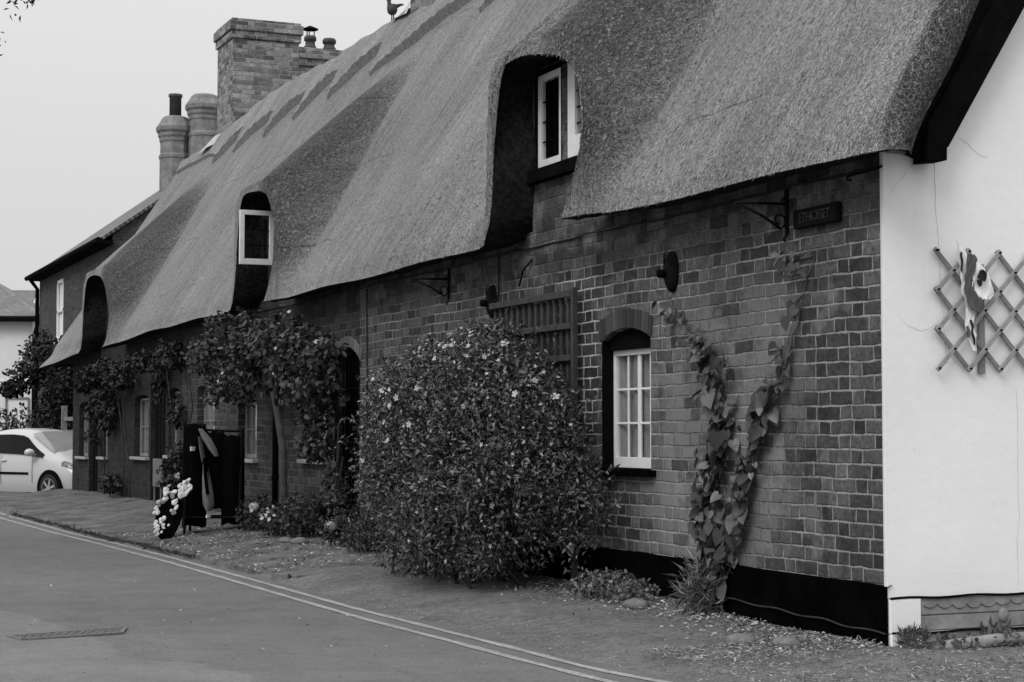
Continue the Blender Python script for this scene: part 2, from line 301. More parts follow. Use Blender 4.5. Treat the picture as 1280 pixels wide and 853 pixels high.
# ------------------------------------------------------------------ mesh helpers
class MB:
    def __init__(s): s.v = []; s.f = []
    def add(s, vs, fs):
        o = len(s.v); s.v += [tuple(v) for v in vs]; s.f += [tuple(i + o for i in f) for f in fs]; return s
    def box(s, x0, x1, y0, y1, z0, z1, mtx=None):
        vs = [Vector(c) for c in ((x0,y0,z0),(x1,y0,z0),(x1,y1,z0),(x0,y1,z0),(x0,y0,z1),(x1,y0,z1),(x1,y1,z1),(x0,y1,z1))]
        if mtx: vs = [mtx @ v for v in vs]
        return s.add(vs, [(0,3,2,1),(4,5,6,7),(0,1,5,4),(1,2,6,5),(2,3,7,6),(3,0,4,7)])
    def quad(s, a, b, c, d): return s.add([a, b, c, d], [(0, 1, 2, 3)])
    def beam(s, a, b, w_, h_, upv=(0, 0, 1)):
        a, b = Vector(a), Vector(b); d = (b - a).normalized(); upv = Vector(upv)
        x = d.cross(upv)
        if x.length < 1e-4: x = d.cross(Vector((1, 0, 0)))
        x.normalize(); y = x.cross(d)
        vs = []
        for p in (a, b):
            for i, j in ((-1,-1),(1,-1),(1,1),(-1,1)): vs.append(p + x * (i * w_ / 2) + y * (j * h_ / 2))
        return s.add(vs, [(0,1,2,3),(7,6,5,4),(0,4,5,1),(1,5,6,2),(2,6,7,3),(3,7,4,0)])
    def tube(s, pts, r, n=6):
        pts = [Vector(p) for p in pts]; m = len(pts)
        rs = r if isinstance(r, (list, tuple)) else [r] * m
        vs = []; fs = []; prev = None
        for i, p in enumerate(pts):
            t = (pts[min(i + 1, m - 1)] - pts[max(i - 1, 0)])
            t = t.normalized() if t.length > 1e-9 else Vector((0, 0, 1))
            x = (prev - t * prev.dot(t)) if prev is not None else t.cross(Vector((0, 0, 1)) if abs(t.z) < .9 else Vector((1, 0, 0)))
            if x.length < 1e-6: x = t.orthogonal()
            x.normalize(); prev = x; y = t.cross(x)
            for j in range(n):
                a = 2 * math.pi * j / n; vs.append(p + x * (math.cos(a) * rs[i]) + y * (math.sin(a) * rs[i]))
        for i in range(m - 1):
            for j in range(n):
                a = i * n + j; b = i * n + (j + 1) % n; fs.append((a, b, b + n, a + n))
        fs.append(tuple(range(n))[::-1]); fs.append(tuple(range((m - 1) * n, m * n)))
        return s.add(vs, fs)
    def lathe(s, prof, n=16, c=(0, 0, 0), axis='z', phase=0.):
        vs = []; fs = []; m = len(prof)
        for r, h in prof:
            for j in range(n):
                a = 2 * math.pi * j / n + phase; u, v = r * math.cos(a), r * math.sin(a)
                q = (u, v, h) if axis == 'z' else ((h, u, v) if axis == 'x' else (u, h, v))
                vs.append((q[0] + c[0], q[1] + c[1], q[2] + c[2]))
        for i in range(m - 1):
            for j in range(n):
                a = i * n + j; b = i * n + (j + 1) % n; fs.append((a, b, b + n, a + n))
        fs.append(tuple(range(n))[::-1]); fs.append(tuple(range((m - 1) * n, m * n)))
        return s.add(vs, fs)
    def ball(s, c, r, nu=12, nv=8, noise=0.):
        vs = []; fs = []
        rx, ry, rz = r if isinstance(r, (tuple, list)) else (r, r, r)
        for i in range(nv + 1):
            th = math.pi * i / nv
            for j in range(nu):
                a = 2 * math.pi * j / nu; k_ = 1 + random.uniform(-noise, noise)
                vs.append((c[0] + rx * math.sin(th) * math.cos(a) * k_, c[1] + ry * math.sin(th) * math.sin(a) * k_, c[2] + rz * math.cos(th) * k_))
        for i in range(nv):
            for j in range(nu):
                a = i * nu + j; b = i * nu + (j + 1) % nu; fs.append((a, a + nu, b + nu, b))
        return s.add(vs, fs)
    def grid(s, P):                                                 # P[i][j] points
        o = len(s.v); m = len(P[0])
        for r in P: s.v += [tuple(p) for p in r]
        for i in range(len(P) - 1):
            for j in range(m - 1):
                a = o + i * m + j; s.f.append((a, a + 1, a + m + 1, a + m))
        return s
    def prism(s, poly, axis, t0, t1):                                # polygon in 2D extruded along an axis
        n = len(poly)
        def P(u, v, t): return {'x': (t, u, v), 'y': (u, t, v), 'z': (u, v, t)}[axis]
        vs = [P(u, v, t0) for u, v in poly] + [P(u, v, t1) for u, v in poly]
        return s.add(vs, [tuple(range(n)), tuple(range(2 * n - 1, n - 1, -1))] + [(i, i + n, (i + 1) % n + n, (i + 1) % n) for i in range(n)])
    def build(s, name, mat, parent=None, smooth=False, bevel=0., recalc=True):
        me = bpy.data.meshes.new(name); me.from_pydata(s.v, [], s.f); me.update()
        if recalc:
            b = bmesh.new(); b.from_mesh(me); bmesh.ops.recalc_face_normals(b, faces=b.faces); b.to_mesh(me); b.free()
        return link(name, me, mat, parent, smooth, bevel)
def link(name, me, mat, parent=None, smooth=False, bevel=0.):
    o = bpy.data.objects.new(name, me); COL.objects.link(o)
    if mat: me.materials.append(M[mat] if isinstance(mat, str) else mat)
    if smooth: me.polygons.foreach_set('use_smooth', [True] * len(me.polygons))
    if parent is not None:
        o.parent = parent
        if parent.type == 'EMPTY': o.matrix_parent_inverse = Matrix.Translation(parent.location).inverted() if not parent.get('_loc') else Matrix()
    if bevel:
        bm_ = o.modifiers.new('bevel', 'BEVEL'); bm_.width = bevel; bm_.segments = 2; bm_.limit_method = 'ANGLE'
    return o
def tag(o, label, cat, group=None, kind=None):
    if label: o['label'] = label
    if cat: o['category'] = cat
    if group: o['group'] = group
    if kind: o['kind'] = kind
    return o
def thing(name, loc, label, cat, group=None, local=False):
    """an Empty at the thing's base; parts are given in world coordinates unless local"""
    o = bpy.data.objects.new(name, None); COL.objects.link(o); o.location = loc; o.empty_display_size = .2
    if local: o['_loc'] = 1
    return tag(o, label, cat, group)
def struct(o): o['kind'] = 'structure'; return o
def copy_tree(o, parent=None):
    c = o.copy(); COL.objects.link(c)
    if parent is not None: c.parent = parent
    for ch in list(o.children): copy_tree(ch, c)
    return c

# leaves: template (u along, v across, w out) instanced n times with numpy
T_LANCE = (np.array([(0,0,0),(.45,.5,.08),(1,0,-.05),(.45,-.5,.08)], float), [(0,1,2),(0,2,3)])
T_OVAL = (np.array([(0,0,0),(.25,.4,.06),(.65,.42,.05),(1,0,-.08),(.65,-.42,.05),(.25,-.4,.06),(.5,0,0)], float), [(0,1,6),(1,2,6),(2,3,6),(3,4,6),(4,5,6),(5,0,6)])
T_HEART = (np.array([(.08,0,0),(-.12,.25,.05),(.05,.5,.09),(.35,.52,.08),(.72,.28,.02),(1,0,-.12),(.72,-.28,.02),(.35,-.52,.08),(.05,-.5,.09),(-.12,-.25,.05),(.4,0,-.02)], float),
           [(0,1,10),(1,2,10),(2,3,10),(3,4,10),(4,5,10),(5,6,10),(6,7,10),(7,8,10),(8,9,10),(9,0,10)])
_st = []
for i in range(10):
    a = i * math.pi / 5; r = .5 if i % 2 == 0 else .17
    _st.append((r * math.cos(a), r * math.sin(a), 0.06 if i % 2 == 0 else 0))
T_STAR = (np.array(_st + [(0, 0, -.04)], float), [(i, (i + 1) % 10, 10) for i in range(10)])
_pt = []
for i in range(5):
    a = i * 2 * math.pi / 5
    for r, da in ((.30, -.55), (.5, -.3), (.52, .3), (.30, .55)): _pt.append((r * math.cos(a + da), r * math.sin(a + da), .10 * r * 2))
T_FLOWER = (np.array(_pt + [(0, 0, 0)], float), [f for i in range(5) for f in ((i*4, i*4+1, i*4+2), (i*4, i*4+2, i*4+3), (i*4, i*4+3, 20))])
def leaf_mesh(name, P, D, Nn, L, W, tpl, curl=1.):
    P = np.asarray(P, float); n = len(P); tv, tf = tpl
    D = D / (np.linalg.norm(D, axis=1, keepdims=True) + 1e-9)
    B = np.cross(Nn, D); B /= (np.linalg.norm(B, axis=1, keepdims=True) + 1e-9); N2 = np.cross(D, B)
    L = np.broadcast_to(np.asarray(L, float).reshape(-1, 1, 1), (n, 1, 1)); W = np.broadcast_to(np.asarray(W, float).reshape(-1, 1, 1), (n, 1, 1))
    V = P[:, None, :] + D[:, None, :] * (tv[None, :, 0:1] * L) + B[:, None, :] * (tv[None, :, 1:2] * W) + N2[:, None, :] * (tv[None, :, 2:3] * L * curl)
    k = len(tv); V = V.reshape(-1, 3); F = np.array(tf); FF = (F[None] + (np.arange(n) * k)[:, None, None]).reshape(-1, 3)
    me = bpy.data.meshes.new(name); me.vertices.add(len(V)); me.vertices.foreach_set('co', V.ravel())
    me.loops.add(FF.size); me.loops.foreach_set('vertex_index', FF.ravel().astype(np.int32))
    me.polygons.add(len(FF)); me.polygons.foreach_set('loop_start', np.arange(0, FF.size, 3, dtype=np.int32)); me.polygons.foreach_set('loop_total', np.full(len(FF), 3, np.int32))
    me.update(calc_edges=True); return me
def rdir(n): 
    d = rng.normal(size=(n, 3)); return d / np.linalg.norm(d, axis=1, keepdims=True)
def blob_points(blobs, n, shell=.55, lo=None):
    """points through ellipsoids (c, r, weight), biased to the shell; returns points and outward normals"""
    wts = np.array([b[2] if len(b) > 2 else np.prod(b[1]) ** (2 / 3) for b in blobs], float); wts /= wts.sum()
    idx = rng.choice(len(blobs), n, p=wts); C_ = np.array([b[0] for b in blobs], float)[idx]; Rr = np.array([b[1] for b in blobs], float)[idx]
    d = rdir(n); rad = shell + (1.08 - shell) * rng.random(n) ** .6
    P = C_ + d * Rr * rad[:, None]; nn = d / Rr; nn /= np.linalg.norm(nn, axis=1, keepdims=True)
    if lo is not None: keep = P[:, 2] > lo; P, nn = P[keep], nn[keep]
    return P, nn
def foliage(name, mat, parent, blobs, n, L, W, tpl=T_LANCE, shell=.55, lo=None, droop=.25, lv=.35, xmax=None):
    P, nn = blob_points(blobs, n, shell, lo)
    if xmax is not None: k = P[:, 0] < xmax; P, nn = P[k], nn[k]
    m = len(P); D = nn * .5 + rdir(m) * .9 + np.array([0, 0, -droop]); N_ = nn + rdir(m) * .7 + np.array([0, 0, .5])
    s = 1 + lv * rng.uniform(-1, 1, m)
    return link(name, leaf_mesh(name, P, D, N_, L * s, W * s, tpl), mat, parent)

# ------------------------------------------------------------------ the ground
def gz(x, y):                                                       # height of verge and apron
    a = min(max((x + 1.6) / 1.6, 0), 1)
    near = -.05 + .10 * a ** 1.3 * min(max((y + .3) / 2.5, 0), 1) + .05 * a * (1 if y < .2 else max(0, 1 - y))
    ver = -.03 + .15 * a ** 1.05
    t = min(max((y - 5.5) / 2.5, 0), 1); t = t * t * (3 - 2 * t)
    z = near * (1 - t) + ver * t
    if y > 22: z -= (y - 22) * .012
    return z
def hn(x, y): return .012 * math.sin(3.1 * x + 1.3 * y) * math.sin(2.3 * y - 1.7 * x) + .006 * math.sin(9 * x + 4) * math.sin(11 * y)
g = MB(); g.quad((-400, -200, -.32), (400, -200, -.32), (400, 800, -.32), (-400, 800, -.32)); struct(g.build('ground', 'earth'))
EDGE = [(-12, -.9), (-3, -.95), (-1.2, -1.15), (-.19, -1.31), (.4, -1.43), (1.44, -1.46), (3.1, -1.54), (3.8, -1.57), (6.5, -1.61), (9.6, -1.67), (11.7, -1.74), (14.2, -1.87), (18.8, -1.96), (23, -1.95), (26, -1.6), (28, -.4), (29.5, 2), (30, 8)]
def edge_x(y):
    for (a, xa), (b, xb) in zip(EDGE, EDGE[1:]):
        if a <= y <= b: return xa + (xb - xa) * (y - a) / (b - a)
    return EDGE[0][1] if y < EDGE[0][0] else EDGE[-1][1]
ys = np.concatenate([np.linspace(-12, 22, 60), np.linspace(22.2, 30, 60), np.linspace(31, 140, 40)])
road = MB(); road.grid([[(x, y, (-.085 - min(max(0, y - 22), 7) * .022) + .02 * math.exp(-((x + 4.5) / 2) ** 2)) for x in np.concatenate([np.linspace(-11, -7, 4), np.linspace(-6.5, -1.0, 48), np.linspace(-.9, 9 if y > 24 else -.8, 5)])] for y in ys])
struct(road.build('road', 'asphalt', smooth=True))
far_pv = MB(); far_pv.box(-30, -7.6, -12, 60, -.3, .0); struct(far_pv.build('pavement', 'apron'))
# yellow lines of the photograph, painted along the road edge
LA = [(-1.9, -1.0), (-.19, -1.455), (.4, -1.56), (1.44, -1.59), (3.1, -1.665), (3.8, -1.70), (6.5, -1.73), (9.6, -1.785), (11.7, -1.85), (14.2, -1.98), (17.0, -2.03), (18.8, -2.08), (24, -2.06)]
LB = [(-1.9, -1.32), (-.08, -1.70), (.28, -1.725), (1.0, -1.765), (1.92, -1.80), (3.28, -1.87), (5.9, -1.90), (8.95, -1.94), (12.0, -2.05), (14.6, -2.17), (18.2, -2.27), (24, -2.24)]
def strip(pts, wd, z, n=500):
    yy = np.linspace(pts[0][0], pts[-1][0], n); xx = np.interp(yy, [p[0] for p in pts], [p[1] for p in pts])
    xx = np.convolve(np.pad(xx, 4, mode='edge'), np.ones(9) / 9, 'valid')
    rows = []
    for x, y in zip(xx, yy):
        zz = (-.085 - min(max(0, y - 22), 7) * .022) + .02 * math.exp(-((x + 4.5) / 2) ** 2)
        wj = wd * (1 + .18 * math.sin(y * 7.3) * math.sin(y * 2.9)); rows.append([(x - wj / 2, y, zz + z), (x + wj / 2, y, zz + z)])
    return MB().grid(rows)
struct(strip(LA, .058, .004).build('road_line', 'line')); struct(strip(LB, .058, .004).build('road_line', 'line'))
# raised verge with its kerb, from y = 6.4 on, and the dirt apron before it
def verge_edge(y):
    if y < 7.6: return -.25 - (1.35) * max(0, min(1, (y - 6.35) / .8)) ** .6
    return edge_x(y) + .05 + .04 * math.sin(y * 2.1) * math.sin(y * .9)
rows = []
for y in np.linspace(6.35, 28.5, 150):
    e = verge_edge(y); xr = .25 if y < 26.6 else 6.
    if y > 26: e = max(e, -1.6 + (y - 26) * .9)
    row = [(e - .01, y, -.2), (e, y, gz(e, y) - .015)] + [(x, y, gz(x, y) + hn(x, y)) for x in np.linspace(e + .05, xr, 16)]
    rows.append(row)
vg = MB(); vg.grid(rows); vo = struct(vg.build('verge', 'verge', smooth=True))
rows = []
for y in np.linspace(-6, 7.9, 110):
    e = edge_x(y) + .0 + .055 * math.sin(y * 1.7) * math.sin(y * 4.1)
    xr = .25 if y > .3 else 7.
    row = [(e, y, -.084)]
    for x in np.linspace(e + .06, xr, 26):
        zz = gz(min(x, 0), y) if y > -.4 else -.03
        f_ = min(1, (x - e) / .5); row.append((x, y, (-.0795) * (1 - f_) + (zz + hn(x, y) * .7) * f_))
    rows.append(row)
ap = MB(); ap.grid(rows); struct(ap.build('dirt_path', 'apron', smooth=True))
# kerb stones
kb = MB()
def kerb_run(pts, h0, h1, wd):
    for i, (a, b) in enumerate(zip(pts, pts[1:])):
        a, b = Vector(a), Vector(b); d = (b - a); L_ = d.length; d.normalize(); n_ = Vector((-d.y, d.x, 0)); g_ = .012
        j = random.uniform(-.012, .012)
        vs = []
        for p in (a + d * g_, b - d * g_):
            for s_, z_ in ((-.5, h0), (.5, h0), (.5, h1 + j), (-.38, h1 + j - .004)): vs.append((p.x + n_.x * wd * s_, p.y + n_.y * wd * s_, z_))
        kb.add(vs, [(0,1,2,3),(7,6,5,4),(0,4,5,1),(1,5,6,2),(2,6,7,3),(3,7,4,0)])
kerb_run([(-.2,7.22),(-.5,6.98),(-.85,6.7),(-1.2,6.5),(-1.45,6.42),(-1.6,6.5)], -.2, -.022, .12)
struct(kb.build('kerb', 'kerb', bevel=.012))

# ------------------------------------------------------------------ the thatched row
row_ = thing('thatched_cottage', (0, 13, 0), 'long low brick cottage row under one sweeping thatched roof with eyebrow windows', 'cottage')
YF = 26.15
EAVE = 2.72
# openings: y0, y1, z0, z1, arch rise
HOLES = [(2.735, 3.50, .86, 1.80, .08), (9.02, 9.84, .02, 1.86, .16), (10.15, 10.95, .86, 1.52, .05), (12.95, 13.85, .83, 1.52, .05), (15.07, 16.05, .85, 1.74, .05),
         (17.14, 17.85, .82, 1.74, .05), (18.05, 19.1, .08, 1.9, .0), (19.25, 20.35, .77, 1.68, .05), (22.6, 23.25, .73, 1.66, .05), (23.5, 24.38, .05, 1.88, .0), (24.5, 25.45, .71, 1.62, .08),
         (3.42, 4.69, 3.15, 3.98, .0), (11.42, 12.24, 3.12, 3.80, .0), (21.4, 22.7, 2.95, 3.6, .0)]
DORM_WALL = [(3.38, 4.72, 3.99), (11.40, 12.5, 3.84), (21.25, 22.9, 3.66)]
def wall_top(y):
    for a, b, z in DORM_WALL:
        if a < y < b: return z
    return EAVE
def front_wall(y0, y1, name, mat, zb=.33):
    mb = MB(); cuts = {y0, y1}
    for a, b, z0, z1, r in HOLES:
        n = 10 if r else 1
        for i in range(n + 1):
            c = a + (b - a) * i / n
            if y0 < c < y1: cuts.add(round(c, 5))
    for a, b, z in DORM_WALL:
        for c in (a, b):
            if y0 < c < y1: cuts.add(c)
    cs = sorted(cuts)
    for a, b in zip(cs, cs[1:]):
        m = (a + b) / 2; za = zc = zb
        def arch(h, y): u = (y - (h[0] + h[1]) / 2) / ((h[1] - h[0]) / 2); return h[3] + h[4] * (1 - u * u)
        for h in sorted([h for h in HOLES if h[0] < m < h[1]], key=lambda h: h[2]):
            if h[2] > max(za, zc): mb.quad((0, a, za), (0, b, zc), (0, b, h[2]), (0, a, h[2]))
            za, zc = arch(h, a), arch(h, b)
            mb.quad((0, a, za), (0, b, zc), (.13, b, zc), (.13, a, za))                 # head
            mb.quad((0, a, h[2]), (0, b, h[2]), (.13, b, h[2]), (.13, a, h[2]))
        t = wall_top(m); mb.quad((0, a, za), (0, b, zc), (0, b, t), (0, a, t))
    for h in HOLES:
        if y0 <= h[0] < y1:
            for y in (h[0], h[1]): mb.quad((0, y, h[2]), (.13, y, h[2]), (.13, y, h[3]), (0, y, h[3]))
    return mb.build(name, mat, row_, recalc=False)
front_wall(0, 9.02, 'wall', 'brick'); front_wall(9.02, 17.0, 'wall', 'brick_half_shade', -.05); front_wall(17.0, YF, 'wall', 'brick_shaded', -.3)
pl = MB()
pr = [(-.012 - .012 * math.sin(y * 3) * math.sin(y * 7), y) for y in np.linspace(-.012, 8.9, 60)]
pl.grid([[(x, y, -.3), (x, y, .322 + .006 * math.sin(y * 5)), (.02, y, .334 + .006 * math.sin(y * 5))] for x, y in pr])
pl.build('plinth', 'tar', row_)
pe = MB(); pe.tube([(-.028 - .01 * math.sin(y * 3) * math.sin(y * 7), y, .075 + .045 * (y / 1.5) + .006 * math.sin(y * 13)) for y in np.linspace(-.01, 1.75, 40)], .005, 5); pe.build('plinth_joint', 'stem', row_)
# rear wall, far gable, dark rooms behind the windows
ZR = 6.66; XR = 2.33; PITCH = 1.51; X0 = -.35; Z0 = 2.61
bk = MB(); bk.quad((4.6, 0, -.3), (4.6, YF, -.3), (4.6, YF, 2.9), (4.6, 0, 2.9))
bk.add([(0, YF, -.4), (4.6, YF, -.4), (4.6, YF, 2.7), (2.3, YF, 6.1), (0, YF, 2.7)], [(0, 1, 2, 3, 4)]); bk.build('wall', 'brick_shaded', row_)
rm = MB(); rm.quad((1.6, .05, -.2), (1.6, YF - .1, -.2), (1.6, YF - .1, 4.4), (1.6, .05, 4.4)); rm.quad((.02, .1, 2.7), (1.6, .1, 2.7), (1.6, 2.9, 2.7), (.02, 2.9, 2.7)); rm.build('partition', 'room', row_)
# white gable with its skirting
gw = MB(); N_ = 14
zs = np.linspace(.262, 2.75, 16)
def gbow(x, z): return .010 * math.sin(1.9 * x + 1.1 * z) * math.sin(1.3 * z) - .004
gw.grid([[(x, gbow(x, z) if x > .01 else 0., z) for x in np.linspace(-.006, 4.65, 30)] for z in zs])
gw.grid([[(2.32 + (u - .5) * 4.656 * (1 - (z - 2.75) / 3.9), gbow(2.32 + (u - .5) * 4.656 * (1 - (z - 2.75) / 3.9), z), z) for u in np.linspace(0, 1, 20)] for z in np.linspace(2.75, 6.5, 12)])
gw.grid([[(-.006, 0, z), (-.006, .03, z), (.0, .032, z)] for z in zs])
gw.build('gable_wall', 'plaster', row_, smooth=True)
sk = MB(); sk.box(-.004, .198, -.022, .05, .072, .258); sk.box(-.002, .198, -.03, .05, -.1, .07); sk.build('pier', 'plaster', row_, bevel=.008)
sk = MB(); sk.box(.204, 4.6, -.012, .05, .165, .258); sk.box(.204, 4.6, -.008, .05, .082, .163); sk.box(.2, 4.6, -.03, .05, -.1, .08)
sk.build('skirting', 'skirt', row_, bevel=.006)
sc_ = MB(); pts = []
for i in range(60):
    x = .215 + i * .0118 * 1.0; ph = ((x - .205) / .098) % 1; pts.append((x, -.0155, .236 - .034 * math.sqrt(max(0, 1 - (2 * ph - 1) ** 2)) + .006 * math.sin(x * 9)))
sc_.tube(pts, .0035, 5); sc_.build('scallop_edge', 'stone', row_)
lg = MB(); lg.tube([(x, -.017 + gbow(x, .26), .262 + .004 * math.sin(x * 14)) for x in np.linspace(.0, 2.5, 40)], .007, 6)
lg.tube([(x, -.036, .077 + .004 * math.sin(x * 11 + 2)) for x in np.linspace(0, 2.5, 30)], .006, 6); lg.build('drip_ledge', 'black', row_)
ck = MB()
def crackline(pts, r):
    pts = [(a + (b - a) * np.array(t) + 0) for a, b in zip(map(np.array, pts), map(np.array, pts[1:])) for t in (0, .25, .5, .75)] + [np.array(pts[-1])]; pts = [(p[0] + random.gauss(0, .0035), p[1] + random.gauss(0, .0035)) for p in pts]
    ck.tube([(x, gbow(x, z) - .001, z) for x, z in pts], r, 4)
crackline([(.30, 3.1), (.31, 2.9), (.325, 2.6), (.335, 2.4), (.355, 2.1), (.37, 1.85), (.39, 1.6), (.41, 1.52)], .0017)
crackline([(.50, 2.78), (.54, 2.76), (.58, 2.73), (.62, 2.70), (.655, 2.685), (.70, 2.69)], .001)
crackline([(.05, 2.46), (.10, 2.52), (.15, 2.58), (.2, 2.63)], .001)
crackline([(0.02, 1.80), (.08, 1.78), (.16, 1.72), (.24, 1.70), (.32, 1.74), (.42, 1.77), (.52, 1.78)], .0008); crackline([(.86, .3), (.87, .8), (.865, 1.4)], .0012)
ck.build('wall_crack', 'crack', row_)
cb = MB(); cb.box(.012, .13, -.05, .12, 2.665, 2.74); cb.build('corbel', 'stone', row_, bevel=.012)
bb = MB()
dB = Vector((.555, 0, .863)).normalized()
for s_ in (0,):
    a0 = (.195, 2.80); a1 = (.343, 2.70); Lb = 4.75
    poly = [a0, a1, (a1[0] + dB.x * Lb, a1[1] + dB.z * Lb), (a0[0] + dB.x * Lb - .03, a0[1] + dB.z * Lb)]
    bb.prism(poly, 'y', -.115, -.065)
    bb.prism([(2 * 2.33 - u, v) for u, v in poly][::-1], 'y', -.115, -.065)
bb.prism([(.165, 2.605), (.30, 2.62), (.305, 2.79), (.18, 2.80)], 'y', -.16, -.03)
bb.build('bargeboard', 'black', row_, bevel=.006)
sf = MB(); sf.prism([(.02, 2.70), (.20, 2.64), (2.45, 6.12), (2.3, 6.5)], 'y', -.09, .02); sf.build('soffit_board', 'black', row_)

# --- thatch
def sst(t): t = min(max(t, 0.), 1.); return t * t * (3 - 2 * t)
DORM = [dict(yf=4.78, top=4.04, tan=.90, edge=[(2.6, 3.10), (3.3, 3.05), (3.6, 3.11), (3.85, 3.42), (4.3, 3.65), (6.6, 4.3)], crease=[(2.6, 2.84), (3.1, 2.86), (3.9, 3.06), (4.4, 3.2), (6.6, 3.75)], wf=.45, sk=.22, yn=3.04),
        dict(yf=12.68, top=3.98, tan=.86, edge=[(2.6, 11.05), (3.2, 10.96), (3.6, 11.12), (3.85, 11.35), (4.6, 11.75), (6.6, 12.6)], crease=[(2.6, 10.62), (3.2, 10.72), (3.9, 11.0), (4.6, 11.3), (6.6, 12.1)], wf=.7, sk=.10, yn=10.93),
        dict(yf=23.15, top=3.83, tan=.92, edge=[(2.5, 20.72), (2.9, 20.70), (3.4, 20.9), (3.7, 21.2), (4.6, 21.7), (6.6, 22.8)], crease=[(2.5, 19.9), (3.2, 20.25), (3.9, 20.7), (4.6, 21.0), (6.6, 21.9)], wf=.8, sk=.08, yn=20.62)]
def ridge_z(y): return ZR + .03 * math.sin(y * .7) - (.28 * sst((y - 20.5) / 5.5)) + .07 * sst((y - 17) / 2) * (1 - sst((y - 21.5) / 2))
def xb(z): return X0 + (z - Z0) / PITCH
def curve(c, z):
    for (a, u), (b, v) in zip(c, c[1:]):
        if z <= b: return u + (v - u) * max(0, (z - a) / (b - a))
    return c[-1][1]
def xf(y, z, wout=False):
    b = xb(z) + .02 * math.sin(y * 1.1 + z) * sst((z - 2.7)) + .012 * math.sin(y * 2.7 - z * 1.3) * sst((z - 2.7)); wr = 0
    b += .05 * math.exp(-((z - 2.61) / .12) ** 2)
    for d in DORM:
        e, c = curve(d['edge'], z), curve(d['crease'], z); f0 = d['yf'] - .45 * max(0, z - d['top'] + .1); wf = d['wf'] * (1 + .6 * max(0, z - d['top']))
        t = min(1, max(0, (y - c) / (e - c))); qn = 1 - (1 - t) ** 2.2
        qf = 1 - sst((y - f0) / wf); q = qn * qf
        yc = (d['yn'] + d['yf']) / 2 + d['sk']; hw = (d['yf'] - d['yn']) / 2
        zt = d['top'] - .06 * ((y - yc) / hw) ** 2
        xh = X0 + (math.sqrt((z - zt) ** 2 + .10 ** 2) + (z - zt) - .02) / 2 / d['tan']
        if z < d['top'] + .05: xh = min(xh, X0 + .04 * sst((z - d['top'] + .3) / .3))
        m = math.sqrt((b - xh) ** 2 + .02 ** 2); lo = (b + xh - m) / 2
        nb = b + (min(b, lo) - b) * q
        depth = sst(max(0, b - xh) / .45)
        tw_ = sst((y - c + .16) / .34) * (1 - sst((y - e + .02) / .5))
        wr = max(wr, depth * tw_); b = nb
    return (b, wr) if wout else b
# lower edge of the thatch, walked from the near verge to the far tip, with the dormer arches
def arch_pts(pts, n): 
    t = np.cumsum([0] + [math.dist(p, q) for p, q in zip(pts, pts[1:])]); u = np.linspace(0, t[-1], n)
    # smooth through the measured points
    a = np.interp(u, t, [p[0] for p in pts]); b = np.interp(u, t, [p[1] for p in pts])
    for _ in range(3):
        a[1:-1] = (a[:-2] + 2 * a[1:-1] + a[2:]) / 4; b[1:-1] = (b[:-2] + 2 * b[1:-1] + b[2:]) / 4
    return list(zip(a, b))
ARCH = [
    [(3.42,2.665),(3.28,2.84),(3.12,3.0),(3.05,3.15),(3.04,3.32),(3.09,3.56),(3.2,3.70),(3.42,3.83),(3.65,3.89),(4.0,3.96),(4.3,3.99),(4.55,3.97),(4.70,3.87),(4.74,3.7),(4.70,3.5),(4.66,3.3),(4.68,3.0),(4.74,2.75),(4.86,2.65)],
    [(11.36,2.61),(11.08,2.8),(10.95,3.0),(10.92,3.2),(11.0,3.45),(11.12,3.64),(11.3,3.80),(11.6,3.88),(11.9,3.91),(12.3,3.94),(12.52,3.91),(12.6,3.8),(12.6,3.6),(12.58,3.3),(12.62,3.0),(12.75,2.7),(12.95,2.60)],
    [(21.12,2.50),(20.9,2.62),(20.68,2.85),(20.7,3.05),(20.85,3.25),(21.05,3.48),(21.3,3.62),(21.6,3.71),(22.1,3.77),(22.6,3.79),(22.95,3.76),(23.08,3.65),(23.08,3.4),(23.05,3.1),(23.12,2.75),(23.3,2.53)]]
TOPS = [(2.75, 4.95), (10.7, 12.95), (20.3, 23.4)]
def eave_z(y): return 2.61 + (.04 * math.exp(-((y - 3.3) / 1.5) ** 2)) - .11 * sst((y - 17) / 5) - .13 * sst((y - 23) / 4) + .012 * math.sin(y * 2.2)
cols = []                                                            # (y bottom, z bottom, y top)
segs = [(-.38, 3.42), (4.86, 11.36), (12.95, 21.12), (23.3, 27.05)]
tops = [(-.12, 2.75), (4.95, 10.7), (12.95, 20.3), (23.4, 26.7)]
for k_, ((a, b), (ta, tb)) in enumerate(zip(segs, tops)):
    n = max(12, int((b - a) / .075))
    for i in range(n): u = i / n; cols.append((a + (b - a) * u, eave_z(a + (b - a) * u), ta + (tb - ta) * u))
    if k_ < 3:
        ap_ = arch_pts(ARCH[k_], 90)
        e0 = eave_z(b); 
        for i, (y, z) in enumerate(ap_[:-1]):
            u = i / 90.; cols.append((y, z, TOPS[k_][0] + (TOPS[k_][1] - TOPS[k_][0]) * u))
    else: cols.append((b, eave_z(b), tb))
NV = 64
def top_end(yt): return ridge_z(yt)
P = []; UV = []; WR = []
for (yb, zb_, yt) in cols:
    rp = []; ru = []; rw = []
    zt_ = top_end(yt)
    for j in range(NV + 1):
        v = j / NV; v = v ** 1.15
        z = zb_ + (zt_ - zb_) * v
        y = yb + (yt - yb) * (1 - (1 - v) ** 8)
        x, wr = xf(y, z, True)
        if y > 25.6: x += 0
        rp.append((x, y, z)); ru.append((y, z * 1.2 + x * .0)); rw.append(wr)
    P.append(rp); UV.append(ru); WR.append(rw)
def fuzz(p, a): return (p[0] + random.uniform(-a, a), p[1] + random.uniform(-a, a), p[2] + random.uniform(-a, a))
